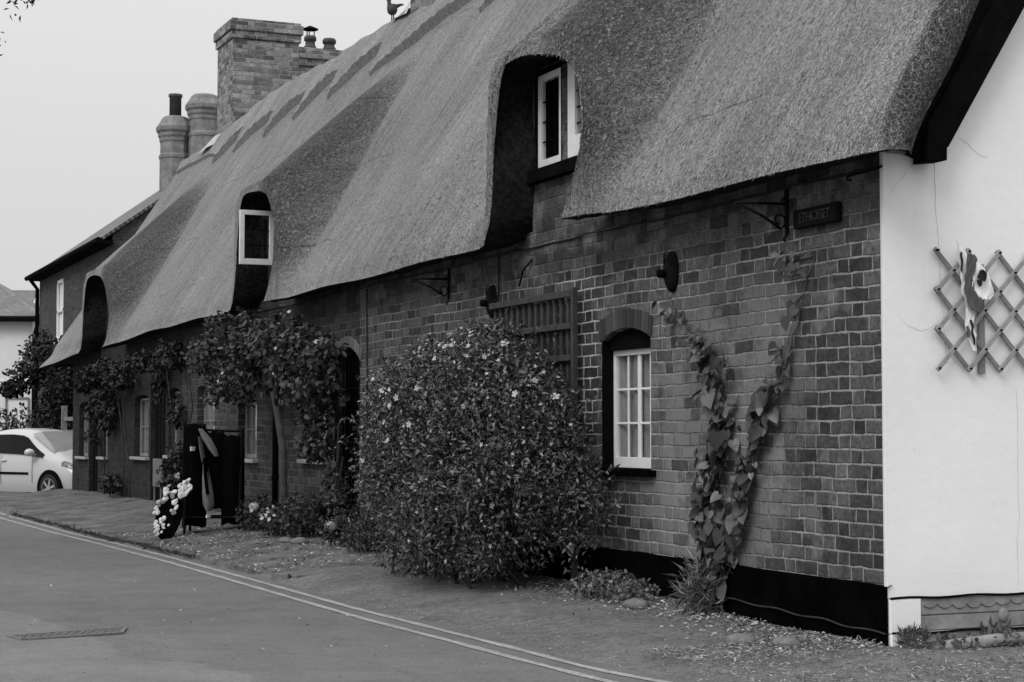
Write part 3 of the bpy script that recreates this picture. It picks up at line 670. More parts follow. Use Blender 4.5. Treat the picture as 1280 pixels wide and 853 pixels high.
def thatch_obj(name, P, UV, WR, mat, parent):
    m = len(P[0]); V = np.array([q for r in P for q in r]); me = bpy.data.meshes.new(name)
    F = [(i * m + j, i * m + j + 1, (i + 1) * m + j + 1, (i + 1) * m + j) for i in range(len(P) - 1) for j in range(m - 1)]
    me.from_pydata([tuple(v) for v in V], [], F); uvl = me.uv_layers.new(name='UVMap')
    li = np.zeros(len(me.loops), np.int32); me.loops.foreach_get('vertex_index', li)
    U = np.array([q for r in UV for q in r]); uvl.data.foreach_set('uv', U[li].ravel())
    at = me.attributes.new('worn', 'FLOAT', 'POINT'); at.data.foreach_set('value', np.array([q for r in WR for q in r], np.float32))  # where coarse reed-ends and the painted-in flank shade lie
    me.update(); b = bmesh.new(); b.from_mesh(me); bmesh.ops.recalc_face_normals(b, faces=b.faces)
    b.to_mesh(me); b.free()
    return link(name, me, mat, parent, True)
# the verge end: roll the near edge round onto the bargeboard
ver = [[], [], []]
for j, (x, y, z) in enumerate(P[0]): pass
V0 = P[0]
end_rows = []
for k_, (off, dy) in enumerate(((.02, -.045), (.11, -.065), (.20, -.03), (.29, .07))[::-1]):
    end_rows.append([(x + off * .835, min(y, .4) + dy + .012 * math.sin(z * 9), max(z - off * .55, 2.60 + .06 * off)) for (x, y, z) in V0])
ue = [[(y - .1 * (4 - k_), v) for (y, v) in UV[0]] for k_ in range(4)]
roof = thatch_obj('thatch_roof', end_rows + P, ue + UV, [[.85] * (NV + 1)] * 4 + WR, 'thatch', row_)  # verge face takes most of the painted-in shade as well
# cut edge and underside along the eaves and round the dormers
us = []
for (yb, zb_, yt), r in zip(cols, P):
    x, y, z = r[0]
    ins = .0
    for d in DORM:
        if d['yn'] - .3 < y < d['yf'] + .3 and z > 2.72: ins = 1
    cy = y
    up_ = .05 if not ins else .03
    q_ = 1. if y > .02 else .5
    us.append([fuzz((x, y, z), .004), fuzz((x + .10 * q_, y, z - .012 + up_ * .2), .008), fuzz((x + .22 * q_, cy, z + .02), .008), (x + .42 * q_, cy, z + up_ + .03), (x + .62 * q_, cy, z + up_ + .05)])
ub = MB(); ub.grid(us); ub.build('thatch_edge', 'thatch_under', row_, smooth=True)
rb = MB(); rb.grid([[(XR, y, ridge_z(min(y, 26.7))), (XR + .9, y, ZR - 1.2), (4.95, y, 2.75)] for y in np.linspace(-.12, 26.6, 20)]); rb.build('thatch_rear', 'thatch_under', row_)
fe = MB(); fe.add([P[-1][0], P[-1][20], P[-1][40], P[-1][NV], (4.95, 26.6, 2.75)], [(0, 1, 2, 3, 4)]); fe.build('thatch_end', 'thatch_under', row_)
# raised ridge with its pointed lower edge
TIPS = [21.0, 19.3, 17.55, 15.75, 13.95, 10.1, 8.1, 6.2, 4.3, 2.4, .5, -1.4]
def lip_th(y):
    for hi_, lo_ in zip([22.6] + TIPS, TIPS):
        if lo_ <= y <= hi_: u = (hi_ - y) / (hi_ - lo_); return .045 + .062 * math.sin(math.pi * min(1, u * 1.02)) ** .7 + .008 * math.sin(y * 23)
    return .05
def ridge_low(y):
    for hi_, lo_ in zip([22.6] + TIPS, TIPS):
        if lo_ <= y <= hi_:
            u = (hi_ - y) / (hi_ - lo_); big = (hi_ - lo_) > 3
            if y > lo_ + .22: return 5.83 + .012 * math.sin(y * 9.3) + .008 * math.sin(y * 31) + (.42 if not big else .36) * math.sin(min(1, u * 1.12) * math.pi / 2) ** .9
            return 5.80 + .42 * ((y - lo_) / .22)
    return 5.85 + .35 * sst((y - 21.4) / 3)
RP = []; RU = []; RW = []; LIP = []
yy = sorted(set(list(np.linspace(-.16, 26.5, 500)) + [t + e for t in TIPS if t > 0 for e in (0, .02, .05, .1, .16, .21, .24)]))
for y in yy:
    lo_ = ridge_low(y); hi_ = ridge_z(min(y, 26.7)); r = []; u_ = []; 
    x0, z0 = xf(y, lo_), lo_
    zb2 = z0 - .055 * (lip_th(y) / .1); xb2 = xf(y, zb2); LIP.append([(xb2 - .002, y, zb2), (x0 - lip_th(y) * .835, y, z0 + lip_th(y) * .55)])
    for j in range(11):
        z = lo_ + (hi_ - lo_) * j / 10; x = xf(y, z); o = (lip_th(y) * (1 - j / 10) + .085 * j / 10) + (.018 * math.sin(y * 5 + z * 4) * math.sin(y * 2.3) if j else 0)
        r.append((x - o * .835, y, z + o * .55)); u_.append((y * 1.0, z * 1.2))
    r.append((XR + .12, y, hi_ + .055)); u_.append((y, hi_ * 1.2 + .15)); r.append((XR + .45, y, hi_ - .45)); u_.append((y, hi_ * 1.2 + .6))
    RP.append(r); RU.append(u_); RW.append([0.] * len(r))
rdg = thatch_obj('thatch_ridge', RP, RU, RW, 'ridge', row_)
lp_ = MB(); lp_.grid(LIP); lp_.build('cut_edge', 'ridge_edge', rdg)
# straws standing proud of the near roof and along the cut edges
def straws(n, ymax, name, mat, Lr=(.03, .07)):
    pts = []; dirs = []
    for _ in range(n):
        i = random.randrange(0, len(cols) - 1)
        while cols[i][0] > ymax: i = random.randrange(0, len(cols) - 1)
        j = int(random.random() ** 1.2 * (NV - 1)); a = Vector(P[i][j]); b = Vector(P[i][j + 1]); c = Vector(P[i + 1][j])
        p = a + (b - a) * random.random() + (c - a) * random.random(); d = (a - b); pts.append(p); dirs.append(d.normalized() + Vector((-.25, random.uniform(-.3, .3), .12)))
    A = np.array([tuple(p) for p in pts]); D = np.array([tuple(d) for d in dirs]); N = np.tile(np.array([[-.8, 0, .55]]), (len(A), 1)) + rng.normal(size=(len(A), 3)) * .3
    return link(name, leaf_mesh(name, A, D, N, rng.uniform(Lr[0], Lr[1], len(A)), .0045, T_LANCE), mat, row_)
M['straw'] = leaf_mat('straw', .08, .52, .9, .05, .05)
st_ = straws(24000, 7.5, 'loose_straw', 'straw', (.012, .032)); st_['kind'] = 'stuff'

# --- windows and doors
def window(y0, y1, z0, z1, nx=4, nz=3, paint='white', mid=True, sill='sill', label=None, x=.092, curtain=True, bottom=.05, st=.035, bar=.016):
    f = MB(); t = .04
    f.box(x, x + t, y0, y0 + st, z0, z1); f.box(x, x + t, y1 - st, y1, z0, z1); f.box(x, x + t, y0 + st, y1 - st, z1 - st, z1); f.box(x, x + t, y0 + st, y1 - st, z0, z0 + bottom)
    iy0, iy1, iz0, iz1 = y0 + st, y1 - st, z0 + bottom, z1 - st
    for i in range(1, nx):
        c = iy0 + (iy1 - iy0) * i / nx; hb = bar / 2 if not (mid and i == nx // 2) else st * .55
        f.box(x + .012, x + .026 if hb < .012 else x + .03, c - hb, c + hb, iz0, iz1)
    for i in range(1, nz):
        c = iz0 + (iz1 - iz0) * i / nz; f.box(x + .013, x + .025, iy0, iy1, c - bar / 2, c + bar / 2)
    o = f.build('window', paint, row_, bevel=.003)
    if label: o['label'] = label
    p = MB(); p.quad((x + .02, iy0, iz0), (x + .02, iy1, iz0), (x + .02, iy1, iz1), (x + .02, iy0, iz1)); p.build('pane', 'glass', o)
    if curtain:
        c = MB(); wy = (y1 - y0)
        for (a, b) in ((y0 + .005, y0 + wy * .50), (y0 + wy * .515, y1 - .005)):
            c.grid([[(x + .052 + .012 * math.sin(yy_ * 58) + .006 * math.sin(yy_ * 23), yy_, z_) for yy_ in np.linspace(a, b, 40)] for z_ in (z0 - .03, z1 + .03)])
        c.build('curtain', 'curtain', o, smooth=True)
    if sill:
        s_ = MB(); s_.box(-.07, .10, y0 - .07, y1 + .07, z0 - .05, z0 - .004); s_.build('sill', sill, o, bevel=.006)
    return o
w1 = window(2.73, 3.496, .90, 1.735, 4, 3, sill='tar', label='white casement window with twelve panes', st=.04, bottom=.075)
fr = MB(); fr.box(.004, .10, 3.488, 3.4985, .862, 1.80); fr.box(.055, .125, 2.737, 3.498, 1.735, 1.9); fr.box(.03, .125, 2.737, 3.488, .864, .898); fr.build('window_head', 'black', row_)
for (a, b, z0, z1) in [(10.15, 10.95, .86, 1.52), (12.95, 13.85, .83, 1.52), (15.07, 16.05, .85, 1.74), (17.14, 17.85, .82, 1.74), (19.25, 20.35, .77, 1.68), (22.6, 23.25, .73, 1.66), (24.5, 25.45, .71, 1.62)]:
    window(a, b, z0, z1, 3, 2, paint='white_far', mid=False)
    h = MB(); h.box(.095, .13, a, b, z1, z1 + .1); h.build('window_head', 'black', row_)
oc = MB(); oc.box(-.0, .0, 0, 0, 0, 0)
def arch_bricks(y0, y1, z, rise, n, mat, ht=.15):
    a = MB(); yc = (y0 + y1) / 2; hw = (y1 - y0) / 2
    for i in range(n):
        u0 = -1 + 2 * (i + .06) / n; u1 = -1 + 2 * (i + .94) / n
        q = [(yc + hw * u0, z + rise * (1 - u0 * u0)), (yc + hw * u1, z + rise * (1 - u1 * u1))]
        k_ = 1.0 + random.uniform(-.04, .05)
        q2 = [(yc + hw * u1 * 1.07, z + rise * (1 - u1 * u1) + ht * k_), (yc + hw * u0 * 1.07, z + rise * (1 - u0 * u0) + ht * k_)]
        a.prism(q + q2, 'x', -.006 - random.uniform(0, .004), .06)
    return a.build('window_arch', mat, row_, bevel=.003)
M['arch'] = leaf_mat('arch_brick', .035, .085, .9, .1, 0.); M['arch_light'] = leaf_mat('arch_light', .10, .19, .9, .1, 0.)
arch_bricks(2.715, 3.52, 1.80, .08, 15, 'arch', .135); arch_bricks(8.98, 9.88, 1.86, .16, 12, 'arch_light', .11)
# pale brick edge of the passage and its iron gate
e_ = MB(); e_.box(-.006, .12, 9.845, 9.91, .1, 1.86); e_.build('door_jamb', 'stone', row_)
gt = MB(); gx = .09
for i in range(9): gt.tube([(gx, 9.04 + i * .1, .06), (gx, 9.04 + i * .1, 1.80 + .15 * (1 - ((i - 4) / 4.2) ** 2))], .009, 6)
for z in (.14, .75, 1.05, 1.6): gt.box(gx - .012, gx + .012, 9.03, 9.85, z - .012, z + .012)
for i in range(8):
    for z0_ in (.9, ): gt.tube([(gx, 9.09 + i * .1 + .035 * math.cos(a), z0_ + .1 * math.sin(a)) for a in np.linspace(0, 2 * math.pi, 10)], .005, 5)
gate = gt.build('gate', 'iron', row_); gate['label'] = 'black wrought iron gate in the arched passage'
for (a, b, z1) in ((18.05, 19.1, 1.9), (23.5, 24.38, 1.88)):
    d = MB(); d.box(.07, .12, a, b, .03, z1)
    for i in range(1, 5): d.box(.06, .075, a + (b - a) * i / 5 - .006, a + (b - a) * i / 5 + .006, .1, z1 - .06)
    do = d.build('door', 'black_wood', row_); hd = MB(); hd.ball((.045, a + .12, 1.0), .028); hd.build('handle', 'iron', do, True)

# dormer windows
def casement(y0, y1, z0, z1, mtx=None, lead=(3, 4), name='window', st=.055, thick=.045):
    f = MB(); B = lambda *a: f.box(*a, mtx=mtx)
    B(0, thick, y0, y0 + st, z0, z1); B(0, thick, y1 - st, y1, z0, z1); B(0, thick, y0 + st, y1 - st, z1 - st, z1); B(0, thick, y0 + st, y1 - st, z0, z0 + st * 1.25)
    o = f.build(name, 'white', row_, bevel=.004)
    p = MB(); q = [Vector(v) for v in ((thick * .5, y0 + st, z0 + st), (thick * .5, y1 - st, z0 + st), (thick * .5, y1 - st, z1 - st), (thick * .5, y0 + st, z1 - st))]
    p.quad(*[(mtx @ v) if mtx else v for v in q]); p.build('pane', 'glass', o)
    l = MB()
    for i in range(1, lead[0]): c = y0 + st + (y1 - y0 - 2 * st) * i / lead[0]; l.box(thick * .35, thick * .65, c - .004, c + .004, z0 + st, z1 - st, mtx=mtx)
    for i in range(1, lead[1]): c = z0 + st + (z1 - z0 - 2 * st) * i / lead[1]; l.box(thick * .35, thick * .65, y0 + st, y1 - st, c - .004, c + .004, mtx=mtx)
    l.build('lead_bars', 'black', o)
    return o
a1 = casement(4.165, 4.61, 3.19, 3.925, Matrix.Translation((-.005, 0, 0))); a1['label'] = 'white leaded casement left of the brick pier'
a2 = casement(3.42, 3.965, 3.19, 3.925, Matrix.Translation((-.05, 0, 0)), st=.125); a2['label'] = 'white casement right of the brick pier, partly behind the thatch'
pf = MB(); pf.box(-.012, .12, 3.99, 4.145, 3.18, 3.93); pf.build('pier', 'brick', row_)
bf = MB(); bf.box(.002, .12, 4.61, 4.70, 3.1, 3.985); bf.box(-.015, .12, 4.146, 4.164, 3.18, 3.93); bf.box(-.015, .12, 3.967, 3.989, 3.18, 3.93); bf.box(.02, .13, 3.42, 4.70, 3.925, 3.98); bf.box(-.07, .12, 3.3, 4.72, 3.085, 3.185)
bf.build('dormer_frame', 'black', row_, bevel=.005)
mB = Matrix.Translation((0, 12.23, 0)) @ Matrix.Rotation(R_(90), 4, 'Z')        # opened square to the wall
b1 = casement(-.0, .41, 3.10, 3.735, mB, lead=(3, 3)); b1['label'] = 'white casement swung open from the middle dormer'
bf = MB(); bf.box(.02, .12, 11.38, 12.28, 3.05, 3.12); bf.box(.02, .12, 12.2, 12.28, 3.12, 3.8); bf.box(.02, .12, 11.42, 12.28, 3.78, 3.84); bf.build('dormer_frame', 'black', row_)
b2 = casement(11.45, 11.82, 3.12, 3.76, Matrix.Translation((.05, 0, 0)), lead=(3, 3))
c1 = casement(21.5, 22.6, 2.98, 3.6, Matrix.Translation((.05, 0, 0)), lead=(4, 3))
bf = MB(); bf.box(.02, .12, 21.4, 22.7, 3.58, 3.66); bf.build('dormer_frame', 'black', row_)

# --- chimneys
def stack(x0, x1, y0, y1, z0, z1, mat, name='chimney'):
    c = MB(); c.box(x0, x1, y0, y1, z0, z1 - .36); o_ = .035
    c.box(x0 - o_, x1 + o_, y0 - o_, y1 + o_, z1 - .36, z1 - .22); c.box(x0 - o_ * 1.9, x1 + o_ * 1.9, y0 - o_ * 1.9, y1 + o_ * 1.9, z1 - .22, z1 - .05); c.box(x0 - o_ * .8, x1 + o_ * .8, y0 - o_ * .8, y1 + o_ * .8, z1 - .05, z1)
    return c.build(name, mat, row_, bevel=.012)
def pot(x, y, z, r, h, parent, cowl=False):
    p = MB(); p.lathe([(r * 1.15, z), (r * 1.15, z + .06), (r * .95, z + .08), (r * .9, z + h - .1), (r * 1.18, z + h - .09), (r * 1.18, z + h - .03), (r * 1.0, z + h), (r * .75, z + h), (r * .75, z + h - .1)], 18, (x, y, 0))
    o = p.build('chimney_pot', 'pot', parent, True)
    if cowl:
        c = MB(); c.lathe([(.02, z + h + .16), (r * 1.5, z + h + .12), (r * 1.6, z + h + .135), (.02, z + h + .2)], 16, (x, y, 0))
        for a in range(3): c.tube([(x + r * .8 * math.cos(a * 2.1), y + r * .8 * math.sin(a * 2.1), z + h - .03), (x + r * .8 * math.cos(a * 2.1), y + r * .8 * math.sin(a * 2.1), z + h + .14)], .012, 5)
        c.build('cowl', 'iron', o)
ch = stack(2.2, 3.42, 22.97, 24.1, 5.2, 8.53, 'brick_chim'); ch['label'] = 'broad brick chimney without pots'
ch = stack(3.83, 4.93, 24.45, 25.3, 2.6, 8.44, 'brick_chim'); ch['label'] = 'brick chimney with two clay pots behind the broad one'
pot(4.12, 24.62, 8.44, .10, .26, ch, True); pot(4.50, 24.62, 8.44, .11, .24, ch)
ch = stack(2.18, 3.0, 12.8, 13.62, 5.6, 7.9, 'brick_chim'); ch['label'] = 'brick chimney nearest the street end of the ridge'
fl = MB(); fl.add([(2.12, 14.25, 6.62), (2.13, 13.63, 6.58), (2.26, 13.63, 6.86), (2.30, 13.9, 6.84), (2.30, 14.4, 6.70)], [(0, 1, 2, 3, 4)]); fl.build('flashing', 'lead', row_)
fl = MB(); fl.add([(2.02, 24.15, 6.36), (2.10, 22.95, 6.36), (2.25, 22.9, 6.62), (2.2, 24.3, 6.60), (1.98, 24.75, 6.30)], [(0, 1, 2, 3, 4)]); fl.build('flashing', 'lead', row_)

# ------------------------------------------------------------------ fittings on the front wall
def bracket(y, z, label, L_=.345, s=1.):
    t = thing('hanging_bracket', (0, y, z - .26), label, 'bracket', 'wrought iron hanging brackets under the eaves')
    p = MB(); p.box(-.018, -.002, y - .012, y + .012, z - .255, z + .012); p.tube([(-.012, y, z - .26), (-.03, y, z - .285), (-.02, y, z - .30)], .007, 6); p.build('back_plate', 'iron', t)
    a = MB(); a.tube([(-.012, y, z - .075), (-.18, y, z - .078), (-L_, y, z - .082)], .0085, 7); a.build('arm', 'iron', t, True)
    d = MB(); d.tube([(-.05, y, z - .225), (-.17, y, z - .155), (-L_ + .01, y, z - .088)], .0085, 7); d.build('brace', 'iron', t, True)
    def curl(cx, cz, r, a0, turns, n=22):
        c = MB(); c.tube([(cx + r * (1 - .6 * i / n) * math.cos(a0 + turns * 2 * math.pi * i / n), y, cz + r * (1 - .6 * i / n) * math.sin(a0 + turns * 2 * math.pi * i / n)) for i in range(n + 1)], .006, 6); c.build('scroll', 'iron', t, True)
    curl(-.062, z - .175, .048, -1.2, .95); curl(-.03, z - .055, .02, -1.5, .9); curl(-L_ + .005, z - .098, .02, 1.6, .95)
bracket(.975, 2.575, 'scrolled iron bracket beside the dark name plaque'); bracket(6.53, 2.565, 'scrolled iron bracket in shade above the big flowering bush')
hk = MB(); hk.tube([(-.01, .02, 2.59), (-.05, .05, 2.575), (-.10, .12, 2.56), (-.13, .16, 2.55), (-.14, .14, 2.53), (-.12, .13, 2.525)], .008, 6)
tag(hk.build('wall_hook', 'iron', None, True), 'curled iron hook at the top corner of the brick wall', 'hook')
# plaque: the cast letters are worn and hardly legible
pq = thing('name_plaque', (-.02, .63, 2.33), 'dark cast name plaque with worn raised letters beneath the eaves', 'plaque')
p = MB(); p.box(-.035, -.002, .40, .862, 2.335, 2.447); p.build('plate', 'plaque', pq, bevel=.008)
p = MB(); p.box(-.041, -.034, .41, .852, 2.343, 2.350); p.box(-.041, -.034, .41, .852, 2.432, 2.439); p.box(-.041, -.034, .41, .417, 2.35, 2.432); p.box(-.041, -.034, .845, .852, 2.35, 2.432); p.build('plate_rim', 'plaque', pq, bevel=.002)
tx = bpy.data.curves.new('lettering', 'FONT'); tx.body = 'ETHIOSSET'; tx.size = .082; tx.extrude = .003; tx.align_x = 'CENTER'; tx.align_y = 'CENTER'; tx.space_character = .78
to = bpy.data.objects.new('lettering', tx); COL.objects.link(to); dg = bpy.context.evaluated_depsgraph_get(); lm = bpy.data.meshes.new_from_object(to.evaluated_get(dg)); bpy.data.objects.remove(to)
lm.transform(Matrix.Translation((-.038, .631, 2.391)) @ Matrix(((0, 0, -1, 0), (-1, 0, 0, 0), (0, 1, 0, 0), (0, 0, 0, 1)))); lm.materials.clear(); link('lettering', lm, 'letters', pq)
def fitting(y, z, label, knob):
    t = thing('wall_lamp', (0, y, z - .135), label, 'wall lamp', 'dark oval lamps on the brick wall')
    b = MB(); b.ball((-.01, y, z), (.055, .075, .138), 18, 14); b.build('casing', 'iron', t, True)
    r = MB()
    for k_ in range(4): r.tube([(-.012 - .046 * math.cos(math.asin(min(.95, abs(q) ))) , y + (.066 - k_ * .012) * math.cos(a), z + .02 + (.112 - k_ * .022) * math.sin(a)) for a in np.linspace(.2, math.pi - .2, 14) for q in (math.cos(a) * (1 - k_ * .18) * .86,)], .004, 5)
    r.build('hood', 'iron', t, True)
    k = MB(); k.lathe([(.0, -.115), (.028, -.11), (.03, -.06), (.022, -.04)], 12, (0, y + .012, z - .015), 'x'); k.build('lens', 'black', t, True)
fitting(5.52, 2.225, 'dark oval lamp on the wall at the corner of the slatted trellis', 1); fitting(2.40, 2.215, 'dark oval lamp on the wall above the heart leaved climber', 1)
cbm = MB(); cbm.tube([(-.012 - .006 * math.sin(y * 4), y, 2.592 + .010 * math.sin(y * 2.1) * math.sin(y * .7) + .004 * math.sin(y * 9)) for y in np.linspace(.0, 26, 200)], .007, 5)
tag(cbm.build('eaves_cable', 'cable', None, True), 'thin dark cable running along the wall under the thatch', 'cable')
cbm = MB(); cbm.tube([(-.012, 5.39, 2.585), (-.014, 5.385, 2.45), (-.012, 5.39, 2.3), (-.015, 5.40, 2.24), (-.03, 5.45, 2.22)], .007, 5)
tag(cbm.build('drop_cable', 'cable', None, True), 'dark cable dropping from the eaves to the lamp by the trellis', 'cable', 'cables dropping down the wall')
cbm = MB(); cbm.tube([(-.012, 8.778, 2.57), (-.014, 8.77, 2.3), (-.012, 8.76, 1.6), (-.013, 8.76, .9)], .007, 5)
tag(cbm.build('drop_cable', 'cable', None, True), 'dark cable dropping from the eaves right of the arched gate', 'cable', 'cables dropping down the wall')
dp = MB(); dp.tube([(-.05, 11.95, 2.5), (-.05, 11.95, .2)], .035, 8)
for z in (.6, 1.5, 2.2): dp.lathe([(.042, z), (.042, z + .06)], 10, (-.05, 11.95, 0))
tag(dp.build('downpipe', 'black', None, True), 'black downpipe on the wall behind the climbing rose', 'downpipe')
tw = MB(); tw.tube([(-.01, 4.72, 2.50), (-.05, 4.80, 2.42), (-.03, 4.92, 2.31)], .008, 5)
tag(tw.build('bent_rod', 'iron', None, True), 'short bent iron rod hanging slanted under the eaves', 'rod')
# slatted trellis behind the bush
tl = thing('wall_trellis', (-.05, 4.6, .9), 'dark wooden slatted trellis standing against the wall behind the bush', 'trellis')
for z, hh in ((2.175, .05), (1.935, .045), (1.70, .045), (1.46, .045)):
    r = MB(); r.box(-.085, -.05, 3.86, 5.42, z - hh / 2, z + hh / 2); r.build('rail', 'wood_dark', tl, bevel=.004)
for i, y in enumerate(np.linspace(3.98, 5.38, 13)):
    r = MB(); r.box(-.05, -.022, y - .022, y + .022, 1.0, 2.16 + random.uniform(-.02, .015)); r.build('slat', 'wood_dark', tl, bevel=.003)
r = MB(); r.box(-.085, -.045, 3.80, 3.845, .05, 2.215); r.build('post', 'wood_dark', tl, bevel=.004)

# ------------------------------------------------------------------ folding trellis on the white gable
ft = thing('folding_trellis', (.33, -.03, 1.48), 'expanding diamond lattice of grey wooden strips on the white gable', 'trellis')
px_ = lambda X, Z: (X * .0 + X, Z)
D1x = .207; zt_, zm1, zm2, zb_ = 2.135, 1.905, 1.70, 1.485
n_dia = 12; lat_n = 0
def batten(a, b, layer, mat):
    o = MB(); y = -.028 - .014 * layer; d = (Vector((b[0], 0, b[1])) - Vector((a[0], 0, a[1]))).normalized() * .015
    o.beam((a[0] - d.x, y, a[1] - d.z), (b[0] + d.x, y, b[1] + d.z), .026, .011, (0, 1, 0)); return o.build('batten', mat, ft, bevel=.002)
# measured nodes: left column zigzags between x .31 (ends) and .43; each diamond is .20 wide and .215 tall
W_, H_, XL = .207, .215, .315
ZTOP = 2.145
def node(i, j): return (XL + .1035 * i, ZTOP - .1075 * j)         # j 0 top .. 6 bottom
for i in range(0, 24, 2):                                           # falling to the right (back layer)
    a = (i, 0); k = min(6, 40 - i); batten(node(i, 0), node(i + 6, 6), 0, 'wood') if i % 2 == 0 else None
for j in (2, 4): batten(node(0, j), node(6 - j, 6), 0, 'wood')
for i in range(4, 26, 2): batten(node(i - 6, 6) if i >= 6 else node(0, i), node(i, 0), 1, 'wood_light')
batten(node(0, 2), node(2, 0), 1, 'wood_light')
batten(node(0, 6), node(6, 0), 1, 'wood_light') if False else None
for i in range(0, 14):
    for j in range(0, 7):
        if (i + j) % 2 == 0 and node(i, j)[0] < 1.3: c = node(i, j); rv = MB(); rv.lathe([(.005, -.060), (.006, -.056), (.006, -.02)], 8, (c[0], 0, c[1]), 'y'); rv.build('rivet', 'iron', ft)
r = MB(); r.box(.600, .640, -.024, -.004, 1.475, 2.08); r.build('post', 'wood', ft, bevel=.003)
# torn printed wrapper caught on it
wp = thing('torn_wrapper', (.45, -.07, 1.78), 'torn crumpled white printed wrapper caught on the diamond lattice', 'wrapper')
def crumple(poly, y0, amp, nu=14, nv=22, seed=0):
    """poly: list of (xl, xr, z) rows"""
    rows = []
    zs_ = np.linspace(poly[0][2], poly[-1][2], nv)
    for z in zs_:
        xl = np.interp(-z, [-p[2] for p in poly], [p[0] for p in poly]); xr = np.interp(-z, [-p[2] for p in poly], [p[1] for p in poly])
        rows.append([(xl + (xr - xl) * u + .003 * math.sin(z * 90 + seed), y0 + amp * (math.sin(u * 5 + z * 33 + seed) + .6 * math.sin(u * 11 - z * 71)), z + .004 * math.sin(u * 12 + seed)) for u in np.linspace(0, 1, nu)])
    m = MB(); m.grid(rows); m.grid([[(p[0], p[1] + .004, p[2]) for p in r] for r in rows]); return m
crumple([(.425, .440, 2.19), (.43, .49, 2.15), (.435, .50, 2.10), (.455, .50, 1.95), (.46, .505, 1.90), (.475, .53, 1.86), (.48, .545, 1.80), (.478, .53, 1.74), (.495, .545, 1.66), (.515, .55, 1.60)], -.066, .005, seed=1).build('sheet', 'foil', wp, True)
crumple([(.485, .525, 2.125), (.48, .545, 2.10), (.475, .535, 2.06), (.462, .515, 2.0), (.46, .525, 1.93), (.472, .57, 1.885), (.48, .575, 1.85), (.50, .572, 1.82), (.55, .565, 1.805)], -.088, .003, seed=1).build('printed_band', 'foil_grey', wp, True)
crumple([(.535, .55, 2.10), (.52, .60, 2.05), (.515, .63, 2.0), (.51, .645, 1.95), (.53, .66, 1.905), (.57, .635, 1.88)], -.084, .004, seed=4).build('flap', 'foil', wp, True)
crumple([(.56, .575, 2.04), (.545, .595, 2.02), (.535, .60, 1.995), (.56, .595, 1.98)], -.099, .002, 8, 8, 2).build('print_mark', 'foil_black', wp, True)
crumple([(.536, .56, 1.985), (.535, .57, 1.965), (.545, .56, 1.95)], -.099, .002, 6, 6, 3).build('print_mark', 'foil_black', wp, True)
crumple([(.44, .452, 2.135), (.445, .458, 2.09), (.447, .455, 2.03)], -.078, .001, 6, 8, 3).build('print_mark', 'foil_black', wp, True)
crumple([(.50, .512, 1.765), (.508, .522, 1.73), (.51, .52, 1.70), (.516, .53, 1.66), (.525, .535, 1.63)], -.078, .001, 6, 8, 3).build('print_mark', 'foil_black', wp, True)
crumple([(.475, .49, 1.73), (.478, .50, 1.69), (.49, .498, 1.67)], -.078, .001, 6, 8, 5).build('print_mark', 'foil_grey', wp, True)

# ------------------------------------------------------------------ bird on the ridge
bd = thing('bird', (2.3, 14.65, 6.72), 'upright bird figure with a stiff tail standing on the thatch ridge', 'bird figure')
bm_ = MB(); ra = Vector((.92, -.39, 0))
def bp(u, z): return (2.3 + ra.x * u, 14.65 + ra.y * u, 6.75 + z)
bm_.tube([bp(-.045, .305), bp(-.05, .285), bp(-.052, .255), bp(-.05, .225), bp(-.045, .19), bp(-.03, .15), bp(-.005, .11), bp(.02, .075), bp(.035, .055)], [.012, .030, .034, .026, .03, .055, .075, .06, .02], 12)
bm_.tube([bp(.0, .15), bp(.06, .165), (bp(.12, .185)), bp(.15, .18)], [.05, .028, .016, .008], 8)
bm_.tube([bp(-.075, .262), bp(-.10, .255)], [.012, .003], 6)
bm_.build('body', 'bird', bd, True)
lg_ = MB(); lg_.tube([bp(-.01, .08), bp(-.012, -.06)], .009, 6); lg_.tube([bp(.015, .07), bp(.014, -.06)], .009, 6); lg_.build('legs', 'bird', bd)

# ------------------------------------------------------------------ neighbours
nb = thing('brick_house', (1.6, 36, -.3), 'taller dark brick house with slate roof just beyond the thatched row', 'house')
m = MB(); HX, HY0, HY1, HZ = 1.6, 31.0, 41.5, 5.46
wy0, wy1, wz0, wz1 = 37.5, 38.55, 3.46, 5.0
m.quad((HX, HY0, -.4), (HX, HY1, -.4), (HX, HY1, wz0), (HX, HY0, wz0)); m.quad((HX, HY0, wz0), (HX, wy0, wz0), (HX, wy0, HZ), (HX, HY0, HZ)); m.quad((HX, wy1, wz0), (HX, HY1, wz0), (HX, HY1, HZ), (HX, wy1, HZ)); m.quad((HX, wy0, wz1), (HX, wy1, wz1), (HX, wy1, HZ), (HX, wy0, HZ))
for y in (HY0, HY1): m.add([(HX, y, -.4), (8.1, y, -.4), (8.1, y, HZ), (4.85, y, 7.82), (HX, y, HZ)], [(0, 1, 2, 3, 4)])
m.quad((8.1, HY0, -.4), (8.1, HY1, -.4), (8.1, HY1, HZ), (8.1, HY0, HZ)); m.build('wall', 'brick_nb', nb)
def slope(a, b, c, d, name, mat, parent, th=.06):
    a, b, c, d = map(Vector, (a, b, c, d)); n_ = (b - a).cross(d - a).normalized() * th
    me = bpy.data.meshes.new(name); vs = [a, b, c, d, a - n_, b - n_, c - n_, d - n_]; me.from_pydata([tuple(v) for v in vs], [], [(0,1,2,3),(7,6,5,4),(0,4,5,1),(1,5,6,2),(2,6,7,3),(3,7,4,0)])
    uv = me.uv_layers.new(); ul, vl = (b - a).length, (d - a).length; co = [(0,0),(ul,0),(ul,vl),(0,vl)] * 2
    for lp in me.loops: uv.data[lp.index].uv = co[lp.vertex_index]
    return link(name, me, mat, parent)
